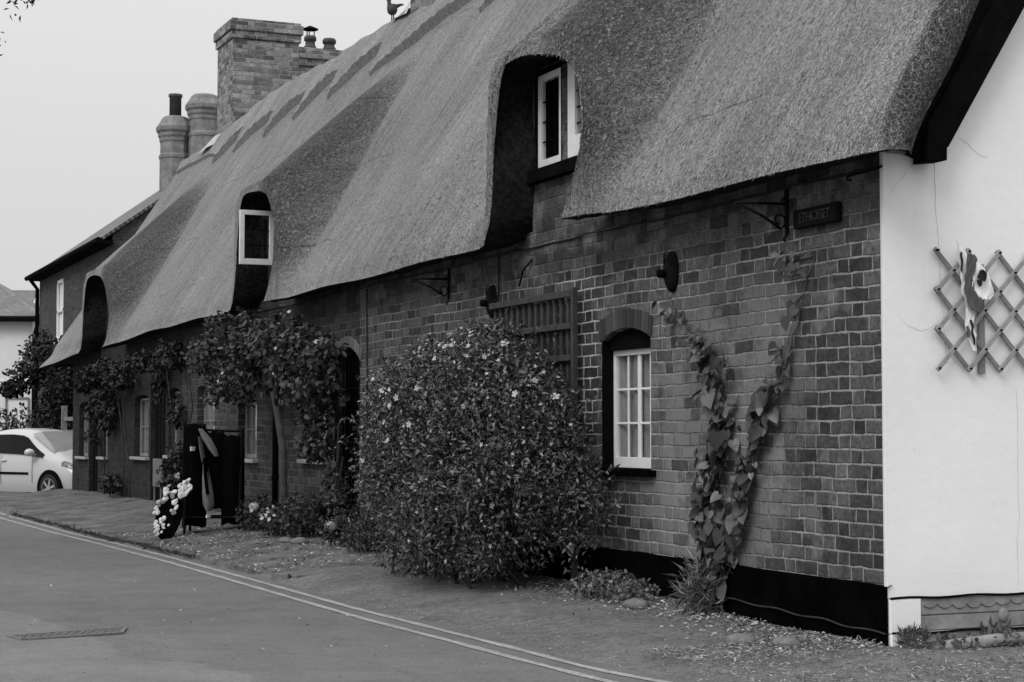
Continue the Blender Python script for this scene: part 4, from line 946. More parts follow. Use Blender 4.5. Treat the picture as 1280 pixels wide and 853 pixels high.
rf = slope((1.35, 41.65, 5.36), (1.35, 30.9, 5.36), (4.85, 30.9, 7.90), (4.85, 41.65, 7.90), 'roof', 'slate', nb); slope((8.35, 30.9, 5.36), (8.35, 41.65, 5.36), (4.85, 41.65, 7.90), (4.85, 30.9, 7.90), 'roof', 'slate', nb)
gtr = MB(); gtr.tube([(1.28, 30.9, 5.30), (1.28, 41.7, 5.30)], .065, 8); gtr.box(1.36, 1.6, 30.9, 41.5, 5.22, 5.3); gtr.build('gutter', 'black', nb)
dpp = MB(); dpp.tube([(1.30, 41.4, 5.3), (1.53, 41.42, 5.0), (1.53, 41.42, -.3)], .055, 8); dpp.build('downpipe', 'black', nb)
wf = MB(); X_ = HX
wf.box(X_, X_ + .05, wy0, wy0 + .08, wz0, wz1); wf.box(X_, X_ + .05, wy1 - .08, wy1, wz0, wz1); wf.box(X_, X_ + .05, wy0, wy1, wz1 - .08, wz1); wf.box(X_, X_ + .05, wy0, wy1, wz0, wz0 + .09); wf.box(X_, X_ + .05, wy0, wy1, 4.18, 4.25); wf.box(X_ - .06, X_, wy0 - .06, wy1 + .06, wz0 - .07, wz0)
wo_ = wf.build('window', 'white', nb); bl = MB(); bl.quad((X_ + .06, wy0, wz0), (X_ + .06, wy1, wz0), (X_ + .06, wy1, wz1), (X_ + .06, wy0, wz1)); bl.build('blind', 'white', wo_)
def octo(x, y, r, z0, z1, p=None, q=1.29):
    c = MB(); k = math.pi / 8
    c.lathe([(r * 1.0, z0)] + [(r * a, z1 - b * q) for a, b in ((1., .86), (1.06, .84), (1.06, .78), (.97, .75), (.96, .53), (1.03, .50), (1.03, .44), (1.12, .40), (1.12, .34), (1.24, .30), (1.26, .22), (1.15, .17), (.98, .10), (.86, .03), (.7, 0.))], 8, (x, y, 0), phase=k)
    o = c.build('chimney', 'stone', nb, bevel=.012)
    if p: w_ = MB(); w_.lathe([(.155, z1 - .06), (.155, z1 + .50), (.18, z1 + .51), (.18, z1 + .58), (.13, z1 + .58), (.13, z1 + .4)], 14, (x, y, 0)); w_.build('chimney_pot', 'pot', o, True)
    return o
octo(4.33, 37.3, .395, 6.2, 9.22, True)['label'] = 'octagonal chimney with a tall dark pot'; octo(4.98, 36.85, .40, 6.2, 9.76)['label'] = 'octagonal chimney without a pot'

wh = thing('white_house', (0, 56, -.4), 'white rendered house with grey hipped roof at the far left end', 'house')
# front square to the view: right corner near (3.2, 53.2), running off to the left
ang = R_(23.1 - 4); e1 = Vector((-math.cos(ang), math.sin(ang), 0)); e2 = Vector((math.sin(ang), math.cos(ang), 0)); o0 = Vector((3.1, 53.2, 0))
def W(u, v, z): p = o0 + e1 * u + e2 * v; return (p.x, p.y, z)
m = MB(); m.add([W(0,0,-.5), W(9,0,-.5), W(9,0,4.98), W(0,0,4.98), W(0,7,-.5), W(9,7,-.5), W(9,7,4.98), W(0,7,4.98)], [(0,1,2,3),(4,5,6,7),(0,4,7,3),(1,5,6,2)]); m.build('wall', 'wall_far', wh)
m = MB(); m.add([W(-.1,-.06,2.74), W(9,-.06,2.74), W(9,-.06,2.86), W(-.1,-.06,2.86), W(-.1,.1,2.74), W(9,.1,2.74), W(9,.1,2.86), W(-.1,.1,2.86)], [(0,1,2,3),(4,5,6,7),(3,2,6,7),(0,1,5,4),(0,3,7,4)]); m.build('string_course', 'wall_far', wh)
slope(W(-.3,-.3,4.95), W(9.3,-.3,4.95), W(6,3.5,6.75), W(2.6,3.5,6.75), 'roof', 'slate_far', wh); slope(W(-.3,7.3,4.95), W(-.3,-.3,4.95), W(2.6,3.5,6.75), W(2.6,3.6,6.75), 'roof', 'slate_far', wh)
m = MB(); m.beam(W(-.32,-.34,4.88), W(9.3,-.34,4.88), .14, .14); m.build('gutter', 'black', wh); m = MB(); m.tube([W(-.28,-.28,5.0), W(2.6,3.5,6.8)], .09, 6); m.build('ridge_tiles', 'stone', wh)
m = MB(); m.beam(W(-.25,-.25,4.9), W(-.06,-.08,4.3), .09, .09); m.beam(W(-.06,-.08,4.3), W(-.06,-.08,0), .09, .09); m.build('downpipe', 'black', wh)
m = MB()
for a_, b_ in (((.1, 2.28), (.83, 2.28)), ((.1, 2.28), (.1, .6)), ((.83, 2.28), (.83, .6))): m.beam(W(a_[0], -.03, a_[1]), W(b_[0], -.03, b_[1]), .05, .05)
m.build('panel_frame', 'stone', wh)
nh = thing('slate_roofed_house', (2.5, 62, -.4), 'house with plain slate roof standing behind the white house', 'house')
o0 = Vector((3.75, 62, 0)); m = MB(); m.add([W(0,0,-.5), W(10,0,-.5), W(10,0,5.0), W(0,0,5.0), W(0,5,-.5), W(0,5,5.0)], [(0,1,2,3),(0,4,5,3)]); m.build('wall', 'wall_far', nh)
slope(W(-.2,-.3,5.0), W(10,-.3,5.0), W(10,3,6.72), W(-.2,3,6.72), 'roof', 'slate_far', nh)

# ------------------------------------------------------------------ the white car
carO = thing('parked_car', (-.3, 28.2, -.23), 'small white hatchback parked nose out at the far end of the row', 'car', local=True)
hd_ = Vector((.50, -.866, 0)); ca = math.atan2(hd_.y, hd_.x)
fw = Vector((-.13, 27.6, -.23))                                     # right front wheel contact
RF = Vector((hd_.y, -hd_.x, 0))                                      # right-hand side of the car
carO.location = fw - hd_ * 2.68 - RF * .72; carO.rotation_euler = (0, 0, ca)
ST = [ # s, z top centre, z belt, half width top, half width belt, half width mid
 (.02, .86, .62, .50, .60, .62), (.10, 1.05, .84, .58, .70, .74), (.35, 1.40, .96, .56, .76, .79), (.8, 1.455, .95, .57, .79, .81), (1.3, 1.468, .93, .58, .80, .815), (1.75, 1.43, .92, .57, .80, .815),
 (2.15, 1.21, .90, .60, .80, .815), (2.55, 1.00, .87, .63, .79, .815), (2.85, .93, .84, .62, .77, .81), (3.15, .84, .75, .56, .71, .78), (3.36, .70, .62, .44, .60, .68), (3.43, .52, .46, .36, .50, .56)]
def section(s, zt, zb, wt, wb, wm):
    edge = zt - .06
    half = [(0, zt), (wt * .55, zt - .008), (wt, edge), (wb, zb), (wm, .58), (wm - .01, .36), (wm - .07, .2)]
    return half
bodyP = []
for r in ST:
    h = section(*r); bodyP.append([(r[0], -y, z) for y, z in h[::-1]] + [(r[0], y, z) for y, z in h[1:]])
b = MB(); b.grid(bodyP)
for end in (bodyP[0], bodyP[-1]): b.add(end, [tuple(range(len(end)))])
body = b.build('body', 'car', carO, True); ms = body.modifiers.new('s', 'SUBSURF'); ms.levels = 2; ms.render_levels = 2
def csurf(s, k, side):                                              # k in section index space, 0 centre .. 6 sill
    for a, c in zip(ST, ST[1:]):
        if a[0] <= s <= c[0]:
            t = (s - a[0]) / (c[0] - a[0]); ha, hc = section(*a), section(*c); i = min(int(k), 5); f_ = k - i
            y = (ha[i][0] * (1 - f_) + ha[i + 1][0] * f_) * (1 - t) + (hc[i][0] * (1 - f_) + hc[i + 1][0] * f_) * t
            z = (ha[i][1] * (1 - f_) + ha[i + 1][1] * f_) * (1 - t) + (hc[i][1] * (1 - f_) + hc[i + 1][1] * f_) * t
            return Vector((s, side * y, z))
def patch(ss, fk0, fk1, side, off=.004, n=6):
    rows = []
    for s in ss: rows.append([csurf(s, fk0(s) + (fk1(s) - fk0(s)) * j / n, side) + Vector((0, side * off, off)) for j in range(n + 1)])
    return MB().grid(rows)
ws = MB(); rows = []
for s in np.linspace(1.82, 2.56, 8):
    r = []
    for q in np.linspace(-1, 1, 13): v = csurf(s, abs(q) * 1.86, 1 if q >= 0 else -1); r.append(v + Vector((.006, 0, .006)))
    rows.append(r)
ws.grid(rows); ws.build('windscreen', 'screen', carO, True)
for sd_ in (-1, 1):
    p = patch(np.linspace(.42, 2.42, 14), lambda s: 2.16 + max(0, (s - 1.75)) * .55, lambda s: 2.95, sd_, .004)
    p.build('side_window', 'car_glass', carO, True)
    h = patch(np.linspace(2.98, 3.34, 6), lambda s: 2.45, lambda s: 3.35 - (s - 2.98) * .3, sd_, .006); h.build('headlight', 'lamp', carO, True)
    for s0_, f0_, f1_ in ((1.18, 3.0, 5.1), (2.16, 3.0, 4.9)): patch([s0_, s0_ + .012], lambda s: f0_, lambda s: f1_, sd_, .011).build('door_gap', 'black', carO)
    mi = MB(); mi.ball((2.22, sd_ * .93, .98), (.10, .10, .075), 14, 10); mi.beam((2.25, sd_ * .80, .93), (2.24, sd_ * .90, .96), .05, .03); mi.build('mirror', 'car', carO, True)
    st__ = patch(np.linspace(.7, 2.05, 6), lambda s: 4.0, lambda s: 4.22, sd_, .012); st__.build('rub_strip', 'black', carO)
    dh = MB(); dh.box(1.18, 1.34, sd_ * .812 - .02, sd_ * .812 + .02, .80, .83); dh.build('door_handle', 'car', carO, bevel=.008)
    for s in (.36, 2.68):
        ar = MB(); ar.lathe([(.01, sd_ * .70), (.345, sd_ * .70), (.36, sd_ * .818), (.345, sd_ * .822), (.01, sd_ * .80)], 28, (s, 0, .29), 'y'); ar.build('wheel_arch', 'black', carO)
        wl = MB(); wl.lathe([(.19, .62 * sd_), (.27, .63 * sd_), (.285, .66 * sd_), (.285, .80 * sd_), (.27, .825 * sd_), (.20, .83 * sd_)], 26, (s, 0, .285), 'y'); wo2 = wl.build('wheel', 'tyre', carO, True)
        rm_ = MB(); rm_.lathe([(.19, .80 * sd_), (.20, .832 * sd_), (.17, .826 * sd_), (.165, .80 * sd_)], 26, (s, 0, .285), 'y')
        for q in range(6): a = q * math.pi / 3 + .3; rm_.beam((s, sd_ * .826, .285), (s + .18 * math.cos(a), sd_ * .826, .285 + .18 * math.sin(a)), .045, .012, (0, 1, 0))
        rm_.lathe([(.045, .82 * sd_), (.04, .836 * sd_)], 12, (s, 0, .285), 'y'); rm_.build('rim', 'alloy', wo2)
it = MB(); it.grid([[(3.40 + (.03 if abs(q) < .6 else -.03 * abs(q)), q * .50, z) for q in np.linspace(-1, 1, 9)] for z in (.28, .46)]); it.build('front_grille', 'black', carO)
fg = MB()
for sd_ in (-1, 1): fg.add([(3.30, sd_ * .70, .44), (3.39, sd_ * .56, .46), (3.42, sd_ * .50, .30), (3.36, sd_ * .62, .27)], [(0, 1, 2, 3)])
fg.build('fog_lamp_recess', 'black', carO)
an = MB(); an.tube([(1.70, 0, 1.44), (1.58, 0, 1.56)], .008, 5); an.build('aerial', 'black', carO)

# ------------------------------------------------------------------ planting
def stems(name, mat, parent, lines, r=.008):
    s = MB()
    for l in lines: s.tube(l[0] if isinstance(l[0][0], (tuple, list)) else l, l[1] if isinstance(l[0][0], (tuple, list)) else r, 5)
    return s.build(name, mat, parent, True)
# the big flowering bush
bu = thing('flowering_bush', (-.65, 4.6, 0), 'large rounded bush dotted with pale flowers against the brick wall', 'bush')
BL = [((-.50, 4.95, 1.0), (.50, 1.45, .84), 3.2), ((-.48, 4.45, .78), (.50, 1.05, .72), 2.2), ((-.46, 5.6, 1.2), (.46, .8, .62), 1.5), ((-.42, 4.9, 1.50), (.40, 1.15, .42), 1.5), ((-.36, 3.80, .98), (.32, .58, .52), .8), ((-.52, 5.8, .75), (.42, .7, .55), .9), ((-.62, 4.7, .42), (.48, .95, .38), 1.0), ((-.38, 4.15, 1.36), (.34, .6, .34), .7), ((-.42, 6.2, 1.25), (.36, .6, .42), .9), ((-.25, 3.38, .62), (.2, .36, .3), .25), ((-.55, 5.6, .32), (.34, .45, .28), .3), ((-.42, 6.5, 1.0), (.32, .45, .5), .6)]
_lump = []
for c, r, *w_ in BL:
    for _ in range(10):
        d = Vector(rdir(1)[0]); d.x = -abs(d.x); q = random.uniform(.12, .24)
        _lump.append(((c[0] + d.x * r[0] * .9, c[1] + d.y * r[1] * .95, max(.2, c[2] + d.z * r[2] * .95)), (q * .8, q * 1.2, q), .09 * w_[0]))
BL = BL + _lump
foliage('foliage', 'leaf_bush', bu, BL, 76000, .043, .0165, T_LANCE, .62, .05, .15, xmax=-.03)
# arching sprays standing out of the outline
sp_, sd2 = blob_points(BL, 760, .98, .35); keep = sp_[:, 0] < -.08; sp_, sd2 = sp_[keep], sd2[keep]
LP, LD, LN, tw_ = [], [], [], MB()
for p, n_ in zip(sp_, sd2):
    L_ = random.uniform(.10, .24) * (2.3 if random.random() < .2 else 1.); d = Vector(n_) * .7 + Vector((random.uniform(-.3, .3), random.uniform(-.4, .4), random.uniform(.1, .8))); d.normalize(); p = Vector(p) - d * .06
    q = [p + d * (L_ * t) + Vector((0, 0, -.10 * t * t * L_ * 2)) for t in (0, .5, 1)]
    tw_.tube(q, .003, 3)
    for t in np.linspace(.2, 1, 10):
        c = p + d * (L_ * t) + Vector((0, 0, -.1 * t * t * L_ * 2)); LP.append(c); LD.append(d * .5 + Vector(rdir(1)[0])); LN.append(Vector(rdir(1)[0]) + Vector((0, 0, .7)))
link('spray_leaves', leaf_mesh('spray_leaves', np.array([tuple(v) for v in LP]), np.array([tuple(v) for v in LD]), np.array([tuple(v) for v in LN]), rng.uniform(.035, .065, len(LP)), .02, T_LANCE), 'leaf_bush', bu)
tw_.build('twigs', 'stem', bu)['kind'] = 'stuff'
cs_ = MB()
for i in range(26):
    y = random.uniform(3.9, 6.2); cs_.tube([(-.5 + random.uniform(-.25, .2), y, -.02), (-.6 + random.uniform(-.3, .3), y + random.uniform(-.3, .3), .5), (-.6 + random.uniform(-.4, .4), y + random.uniform(-.6, .6), 1.1)], [.014, .01, .006], 5)
cs_.build('branches', 'stem', bu)
SP, SN = blob_points(BL, 16000, 1.06, .15); _c = SP[rng.choice(len(SP), 150)]; _dm = np.min(np.linalg.norm(SP[:, None, :] - _c[None], axis=2), axis=1); _kk = (_dm < .075) | (rng.random(len(SP)) < .16); SP, SN = SP[_kk], SN[_kk]; k = (SP[:, 0] < -.12) & (rng.random(len(SP)) < np.clip((SP[:, 2] - .1) / 1.3, .08, 1)); SP, SN = SP[k], SN[k]
SP = SP + SN * .03; DD = rdir(len(SP)); NN = SN * 1.1 + rdir(len(SP)) * .7 + np.array([-.2, -.3, .2])
DD = np.cross(NN, DD); s_o = link('seed_stars', leaf_mesh('seed_stars', SP, DD, NN, rng.uniform(.022, .052, len(SP)), rng.uniform(.022, .052, len(SP)), T_STAR), 'star', bu); s_o['kind'] = 'stuff'
# single white blossoms, each its own part sharing one mesh
fm = leaf_mesh('blossom', np.array([[0., 0, 0]]), np.array([[1., 0, 0]]), np.array([[0., 0, 1]]), .085, .085, T_FLOWER, .5); fm.materials.append(M['petal'])
def blossom(parent, p, n_, s=1., name='blossom'):
    o = bpy.data.objects.new(name, fm); COL.objects.link(o); o.parent = parent; q = Vector(n_).to_track_quat('Z', 'Y'); 
    o.matrix_world = Matrix.Identity(4)
    o.matrix_parent_inverse = Matrix.Translation(parent.location).inverted(); o.location = p; o.rotation_euler = (q @ Matrix.Rotation(random.uniform(0, 6), 3, 'Z').to_quaternion()).to_euler(); o.scale = (s,) * 3
FP, FN = blob_points(BL, 2500, 1.03, .4); camv = np.array([-5.6, -8.1, 1.15])
facing = np.einsum('ij,ij->i', FN, (camv - FP) / np.linalg.norm(camv - FP, axis=1, keepdims=True)); pr_ = np.clip((FP[:, 2] - .35) / 1.2, .05, 1) ** 1.5 * (.35 + .65 * np.clip((FP[:, 1] - 3.4) / 3, 0, 1))
k = (facing > .15) & (rng.random(len(FP)) < pr_) & (FP[:, 0] < -.12); FP, FN = FP[k][:46], FN[k][:46]
for p, n_ in zip(FP, FN): blossom(bu, tuple(p + n_ * .03), Vector(n_) + Vector((-.3, -.5, .1)) + Vector(rdir(1)[0]) * .35, random.uniform(.45, .9))

# heart-leaved climber on the near wall
def along(pts, n):
    t = np.cumsum([0] + [math.dist(a, b) for a, b in zip(pts, pts[1:])]); u = np.sort(rng.random(n)) * t[-1]
    return np.stack([np.interp(u, t, [p[i] for p in pts]) for i in range(len(pts[0]))], 1)
hv = thing('climbing_plant', (-.05, 1.8, 0), 'heart leaved climber trailing up the bare brick wall right of the window', 'climber')
S1 = [(2.43,2.03),(2.38,1.95),(2.21,1.83),(1.94,1.74),(1.79,1.51),(1.67,1.25),(1.76,1.05),(1.85,.85),(1.88,.65),(1.85,.45),(1.8,.25),(1.78,.05)]
S2 = [(.95,2.17),(.88,2.16),(.67,2.17),(.75,2.05),(.86,1.83),(.98,1.55),(1.07,1.39),(1.23,1.2),(1.35,1.01),(1.42,.81),(1.5,.62),(1.65,.36),(1.75,.18),(1.78,.03)]
stems('stems', 'stem_pale', hv, [[(-.012, y, z) for y, z in S1], [(-.012, y, z) for y, z in S2]] + [[(-.02 - random.random() * .03, y + random.gauss(0, .035), z + random.gauss(0, .02)) for y, z in (S1[3:] if q % 2 else S2[4:])] for q in range(7)] + [[(-.02 - random.random() * .05, 1.75 + random.uniform(-.12, .1), .0), (-.03, 1.78 + random.uniform(-.1, .1), .2), (-.02, 1.75 + random.uniform(-.12, .12), .42)] for _ in range(12)], .004)
LP, LD, LN, LS = [], [], [], []
def put(path, n, spread, size, dens=None):
    q = along(path, n)
    for y, z in q:
        o = rng.normal(size=2) * spread; s = size * random.uniform(.45, 1.35)
        LP.append((-.03 - abs(rng.normal()) * .045, y + o[0], z + o[1])); LD.append((random.uniform(-.5, .05), random.uniform(-.7, .7), random.uniform(-1, -.1))); LN.append((-.8 + random.uniform(-.4, .4), random.uniform(-1.2, .9), random.uniform(-.5, 1.2))); LS.append(s)
put(S1[3:11], 380, .06, .068); put(S1[4:10], 70, .08, .10); put(S2[6:13], 110, .05, .095); put(S2[5:13], 90, .06, .05); put(S1[0:4], 70, .05, .042); put(S2[3:7], 20, .03, .075); put(S2[0:3], 34, .06, .05); put(S1[9:12], 34, .07, .055)
link('foliage', leaf_mesh('foliage', np.array(LP), np.array(LD), np.array(LN), np.array(LS), np.array(LS) * .82, T_HEART, .8), 'leaf_vine', hv)

# climbing rose over the middle cottage
cr = thing('climbing_rose', (-.3, 11.2, .1), 'climbing shrub with bare leaning trunk and leafy crown under the eaves', 'climber')
stems('trunk', 'bark', cr, [([(-.35, 10.6, .05), (-.33, 10.6, .5), (-.3, 10.75, 1.0), (-.28, 11.1, 1.45), (-.25, 11.5, 1.8), (-.25, 12.0, 2.1)], [.055, .045, .045, .04, .035, .025]), ([(-.28, 11.1, 1.45), (-.35, 10.8, 1.8), (-.4, 10.2, 2.2)], [.03, .025, .015]), ([(-.26, 11.3, 1.65), (-.3, 12.4, 1.7), (-.35, 13.6, 2.0)], [.025, .018, .01])])
CRB = [((-.36, 11.2, 2.2), (.34, 1.2, .34), 2.4), ((-.36, 12.4, 2.2), (.32, 1.0, .36), 1.8), ((-.36, 13.4, 2.1), (.30, .6, .28), .7), ((-.34, 10.0, 2.0), (.28, .55, .42), 1.2), ((-.32, 9.45, 1.6), (.22, .3, .5), .9), ((-.30, 9.5, 1.12), (.16, .26, .34), .5), ((-.36, 12.0, 1.75), (.3, .9, .22), .8), ((-.36, 14.1, 2.0), (.22, .35, .2), .25), ((-.35, 13.3, 1.62), (.25, .55, .18), .4), ((-.35, 10.2, 1.75), (.25, .4, .22), .4)]
def clumps(bl, k, a=.10, b=.24):
    o = []
    for c, r, *w_ in bl:
        for _ in range(max(2, int(k * (w_[0] if w_ else 1)))):
            d = Vector(rdir(1)[0]) * random.random() ** .4; q = random.uniform(a, b)
            o.append(((c[0] + d.x * r[0], c[1] + d.y * r[1], c[2] + d.z * r[2]), (q, q * 1.25, q * .8), q * q * 20))
    return o
foliage('foliage', 'leaf_rose', cr, clumps(CRB, 15, .06, .20), 9000, .068, .044, T_OVAL, .25, .75, .35, xmax=-.04)
FP, FN = blob_points(CRB, 40, 1.03, 1.3)
for p, n_ in zip(FP[:14], FN[:14]): 
    if p[0] < -.3: blossom(cr, tuple(p), Vector(n_) + Vector((-.4, -.9, .2)), random.uniform(.35, .6))
# dark climbers on the far cottages
def climber(y, zt, label, blobs, st_lines, n=2600):
    t = thing('wall_climber', (-.15, y, -.05), label, 'climber', 'dark climbers on the far cottages')
    [stems('stem', 'stem', t, [l_], .012) for l_ in st_lines]; foliage('foliage', 'leaf_dark', t, clumps(blobs, 10, .07, .18), int(n * .85), .07, .045, T_OVAL, .2, .05, .4, xmax=-.03)
climber(17.0, 2.2, 'dark climber bushy at its foot beside the tall white window', [((-.18, 16.6, .5), (.14, .35, .45), 1), ((-.12, 16.8, 1.5), (.08, .2, .5), .4), ((-.22, 16.8, 2.2), (.18, 1.3, .2), 1.3), ((-.1, 17.9, 1.9), (.07, .3, .4), .5)], [[(-.1, 16.7, 0), (-.12, 16.9, .8), (-.1, 17.3, 1.6), (-.15, 17.4, 2.2)], [(-.08, 16.2, 0), (-.08, 16.3, 1.0), (-.1, 15.9, 1.5), (-.15, 16.1, 2.2)]])
climber(20.6, 2.3, 'dark climber with bare twin stems between the far windows', [((-.22, 21.0, 2.05), (.2, 1.5, .3), 1.8), ((-.14, 21.7, 1.4), (.1, .35, .5), .8), ((-.25, 19.2, 2.2), (.18, .7, .16), .6), ((-.14, 21.4, .25), (.14, .5, .2), .4)], [[(-.08, 20.9, 0), (-.08, 20.7, .7), (-.08, 21.0, 1.3), (-.15, 21.2, 2.0)], [(-.08, 20.2, 0), (-.08, 20.3, .6), (-.1, 20.6, 1.2), (-.12, 20.8, 1.9)]], 3200)
climber(23.4, 2.3, 'dark climber hanging round the farthest black door', [((-.2, 23.4, 2.1), (.18, 1.1, .25), 1.3), ((-.12, 22.3, 1.6), (.08, .2, .4), .4), ((-.12, 23.38, 1.3), (.07, .08, .5), .3)], [[(-.08, 22.4, 0), (-.08, 22.5, 1.0), (-.1, 22.9, 2.0)], [(-.08, 24.9, 0), (-.1, 25.3, .6)]])

# flower bed at the foot of the wall
def small_plant(x, y, r, h, n, label, mat='leaf_bed', L=.05, name='bed_plant', tpl=T_OVAL, W_=.03, grp='low plants at the foot of the wall'):
    t = thing(name, (x, y, gz(x, y)), label, 'plant', grp); z = gz(x, y)
    foliage('foliage', mat, t, [((x, y, z + h * .5), (r, r, h * .55)), ((x + r * .4, y - r * .3, z + h * .4), (r * .6, r * .7, h * .4))], n, L, W_, tpl, .3, z + .01, .0)
    stems('stems', 'stem', t, [[(x + random.uniform(-.05, .05), y, z - .02), (x + random.uniform(-r, r) * .5, y + random.uniform(-r, r) * .5, z + h * .7)] for _ in range(6)], .004); return t
h1 = small_plant(-.45, 11.2, .22, .36, 900, 'low dark plant with one pale round flower head by the trunk'); h2 = small_plant(-.5, 10.1, .26, .30, 1000, 'spreading low plant with small pale flowers in the bed', L=.04)
small_plant(-.42, 9.55, .24, .42, 1100, 'taller pale leaved plant left of the black pot'); small_plant(-.3, 11.9, .2, .22, 600, 'small dark plant at the foot of the downpipe')
h3 = small_plant(-.38, 8.15, .30, .34, 1500, 'rounded low plant between the gate and the big bush', L=.035, W_=.02); small_plant(-.45, 7.5, .22, .22, 800, 'low tuft tucked against the big bush', L=.035, W_=.02)
def bloom_head(t, p, r=.075):
    Pn, Nn = blob_points([(p, (r, r, r * .85))], 120, .85); o = link('flower_head', leaf_mesh('flower_head', Pn, np.cross(Nn, rdir(len(Pn))), Nn, .035, .035, T_FLOWER, .4), 'petal', t)
bloom_head(h1, (-.55, 11.0, .34), .05); bloom_head(h3, (-.52, 8.3, .27), .06)
for _ in range(16): blossom(h2, (-.5 + random.uniform(-.25, .1), 10.1 + random.uniform(-.3, .35), .12 + random.uniform(.12, .26)), Vector((-.5, -.8, .5)) + Vector(rdir(1)[0]) * .4, random.uniform(.35, .6), 'small_flower')
pt = thing('plant_pot', (-.25, 9.05, .1), 'black plant pot with bare sticks beside the arched gate', 'pot'); m = MB(); m.lathe([(.11, .1), (.15, .38), (.165, .39), (.165, .42), (.14, .42), (.13, .36), (.01, .36)], 18, (-.25, 9.05, 0)); m.build('pot', 'black', pt, True)
m = MB()
for i in range(4): m.tube([(-.25 + random.uniform(-.04, .04), 9.05, .36), (-.25 + random.uniform(-.12, .12), 9.05 + random.uniform(-.2, .2), .95 + random.uniform(-.15, .3))], .008, 5)
m.build('sticks', 'stem', pt)
foliage('foliage', 'leaf_bed', pt, [((-.25, 9.05, .6), (.14, .2, .25))], 260, .05, .03, T_OVAL, .3)
for i, (x, y, r, lb) in enumerate([(-.62, 9.0, .11, 'rounded grey stone in front of the black pot'), (-.66, 9.35, .09, 'smaller grey stone left of the round one'), (-.33, 2.32, .10, 'half buried stone at the foot of the climber'), (-.55, .62, .10, 'flat stone lying in the litter near the corner'), (-.42, .35, .09, 'flat stone closest to the house corner')]):
    m = MB(); m.ball((x, y, gz(x, y) + r * .12), (r * .8, r * 1.1, r * .42), 18, 12, .07); tag(m.build('stone', 'kerb', None, True), lb, 'stone', 'loose stones by the wall')

# hedge, dark tree and garden fence at the far end
hg = thing('hedge', (.2, 35.6, -.4), 'clipped hedge behind the white car', 'hedge')
foliage('foliage', 'leaf_hedge', hg, [((u, 36 - u * .42, .75), (.75, .6, .95)) for u in np.arange(-3.2, 1.0, .6)], 8000, .11, .06, T_OVAL, .6, -.3, 0)
tr = thing('garden_tree', (.9, 34.4, -.4), 'dark leafy tree growing against the end of the brick house', 'tree')
stems('trunk', 'bark', tr, [([(.9, 34.4, -.4), (.95, 34.3, 1.2), (.8, 34.5, 2.4)], [.09, .07, .04]), ([(.95, 34.3, 1.2), (1.3, 34.0, 2.2)], [.05, .03])])
foliage('foliage', 'leaf_dark', tr, [((.75, 34.6, 2.9), (.55, .5, .55)), ((1.25, 34.2, 2.4), (.6, .6, .85)), ((.35, 34.8, 2.45), (.45, .4, .35)), ((1.0, 34.3, 1.7), (.5, .5, .5)), ((1.55, 33.9, 2.0), (.4, .5, .9)), ((.05, 35.0, 2.15), (.25, .25, .15), .15), ((1.6, 33.9, 3.2), (.3, .3, .25), .3)], 7000, .10, .065, T_OVAL, .35, 1.0, .2, xmax=1.56)
fn = thing('garden_fence', (1.3, 34.0, -.4), 'grey wooden post and rail fence beside the dark tree', 'fence')
m = MB(); m.box(.98, 1.10, 33.6, 33.7, -.4, 1.75); m.build('post', 'wood', fn); m = MB(); m.box(1.38, 1.48, 33.3, 33.4, -.4, 1.75); m.build('post', 'wood', fn)
for z in (1.15, 1.45): m = MB(); m.beam((1.04, 33.6, z), (1.43, 33.3, z), .04, .09); m.build('rail', 'wood', fn)
# tree across the lane whose twigs reach the corner of the photograph
ot = thing('roadside_tree', (-8.6, 8.6, -.05), 'roadside tree whose leafy twigs hang at the top left', 'tree')
stems('trunk', 'bark', ot, [([(-8.6, 8.6, -.1), (-8.55, 8.5, 1.5), (-8.4, 8.2, 3.2), (-8.0, 7.8, 5.2), (-7.6, 7.4, 7.2)], [.24, .19, .16, .11, .05]), ([(-8.4, 8.2, 3.2), (-7.0, 7.2, 4.4), (-5.6, 6.2, 4.9), (-4.5, 5.5, 4.75)], [.10, .06, .035, .012]), ([(-8.0, 7.8, 5.2), (-9.5, 9.5, 6.6)], [.08, .03]), ([(-5.6, 6.2, 4.9), (-4.9, 5.8, 4.3), (-4.25, 5.25, 4.1)], [.02, .012, .005])])
foliage('foliage', 'leaf_tree', ot, [((-8.0, 7.8, 6.8), (2.0, 2.0, 1.5)), ((-9.4, 9.4, 6.6), (1.5, 1.6, 1.2)), ((-6.9, 7.2, 5.6), (1.1, 1.0, .7)), ((-8.6, 6.6, 5.9), (1.2, 1.2, 1.0))], 5200, .15, .09, T_OVAL, .35, 2.5, .4)
tg = link('twig_leaves', leaf_mesh('twig_leaves', *(lambda P_: (P_, rdir(len(P_)) + np.array([.1, 0, -.5]), rdir(len(P_)) + np.array([0, -.6, .4])))(np.concatenate([np.array([-3.86, 5.12, 4.29]) + rng.normal(size=(26, 3)) * np.array([.06, .05, .025]), np.array([-3.93, 5.15, 4.19]) + rng.normal(size=(5, 3)) * .03, np.array([-4.06, 5.21, 3.95]) + rng.normal(size=(16, 3)) * np.array([.04, .04, .05]), np.array([-4.3, 5.4, 4.4]) + rng.normal(size=(60, 3)) * .14])), .055, .022, T_LANCE), 'leaf_dark', ot)

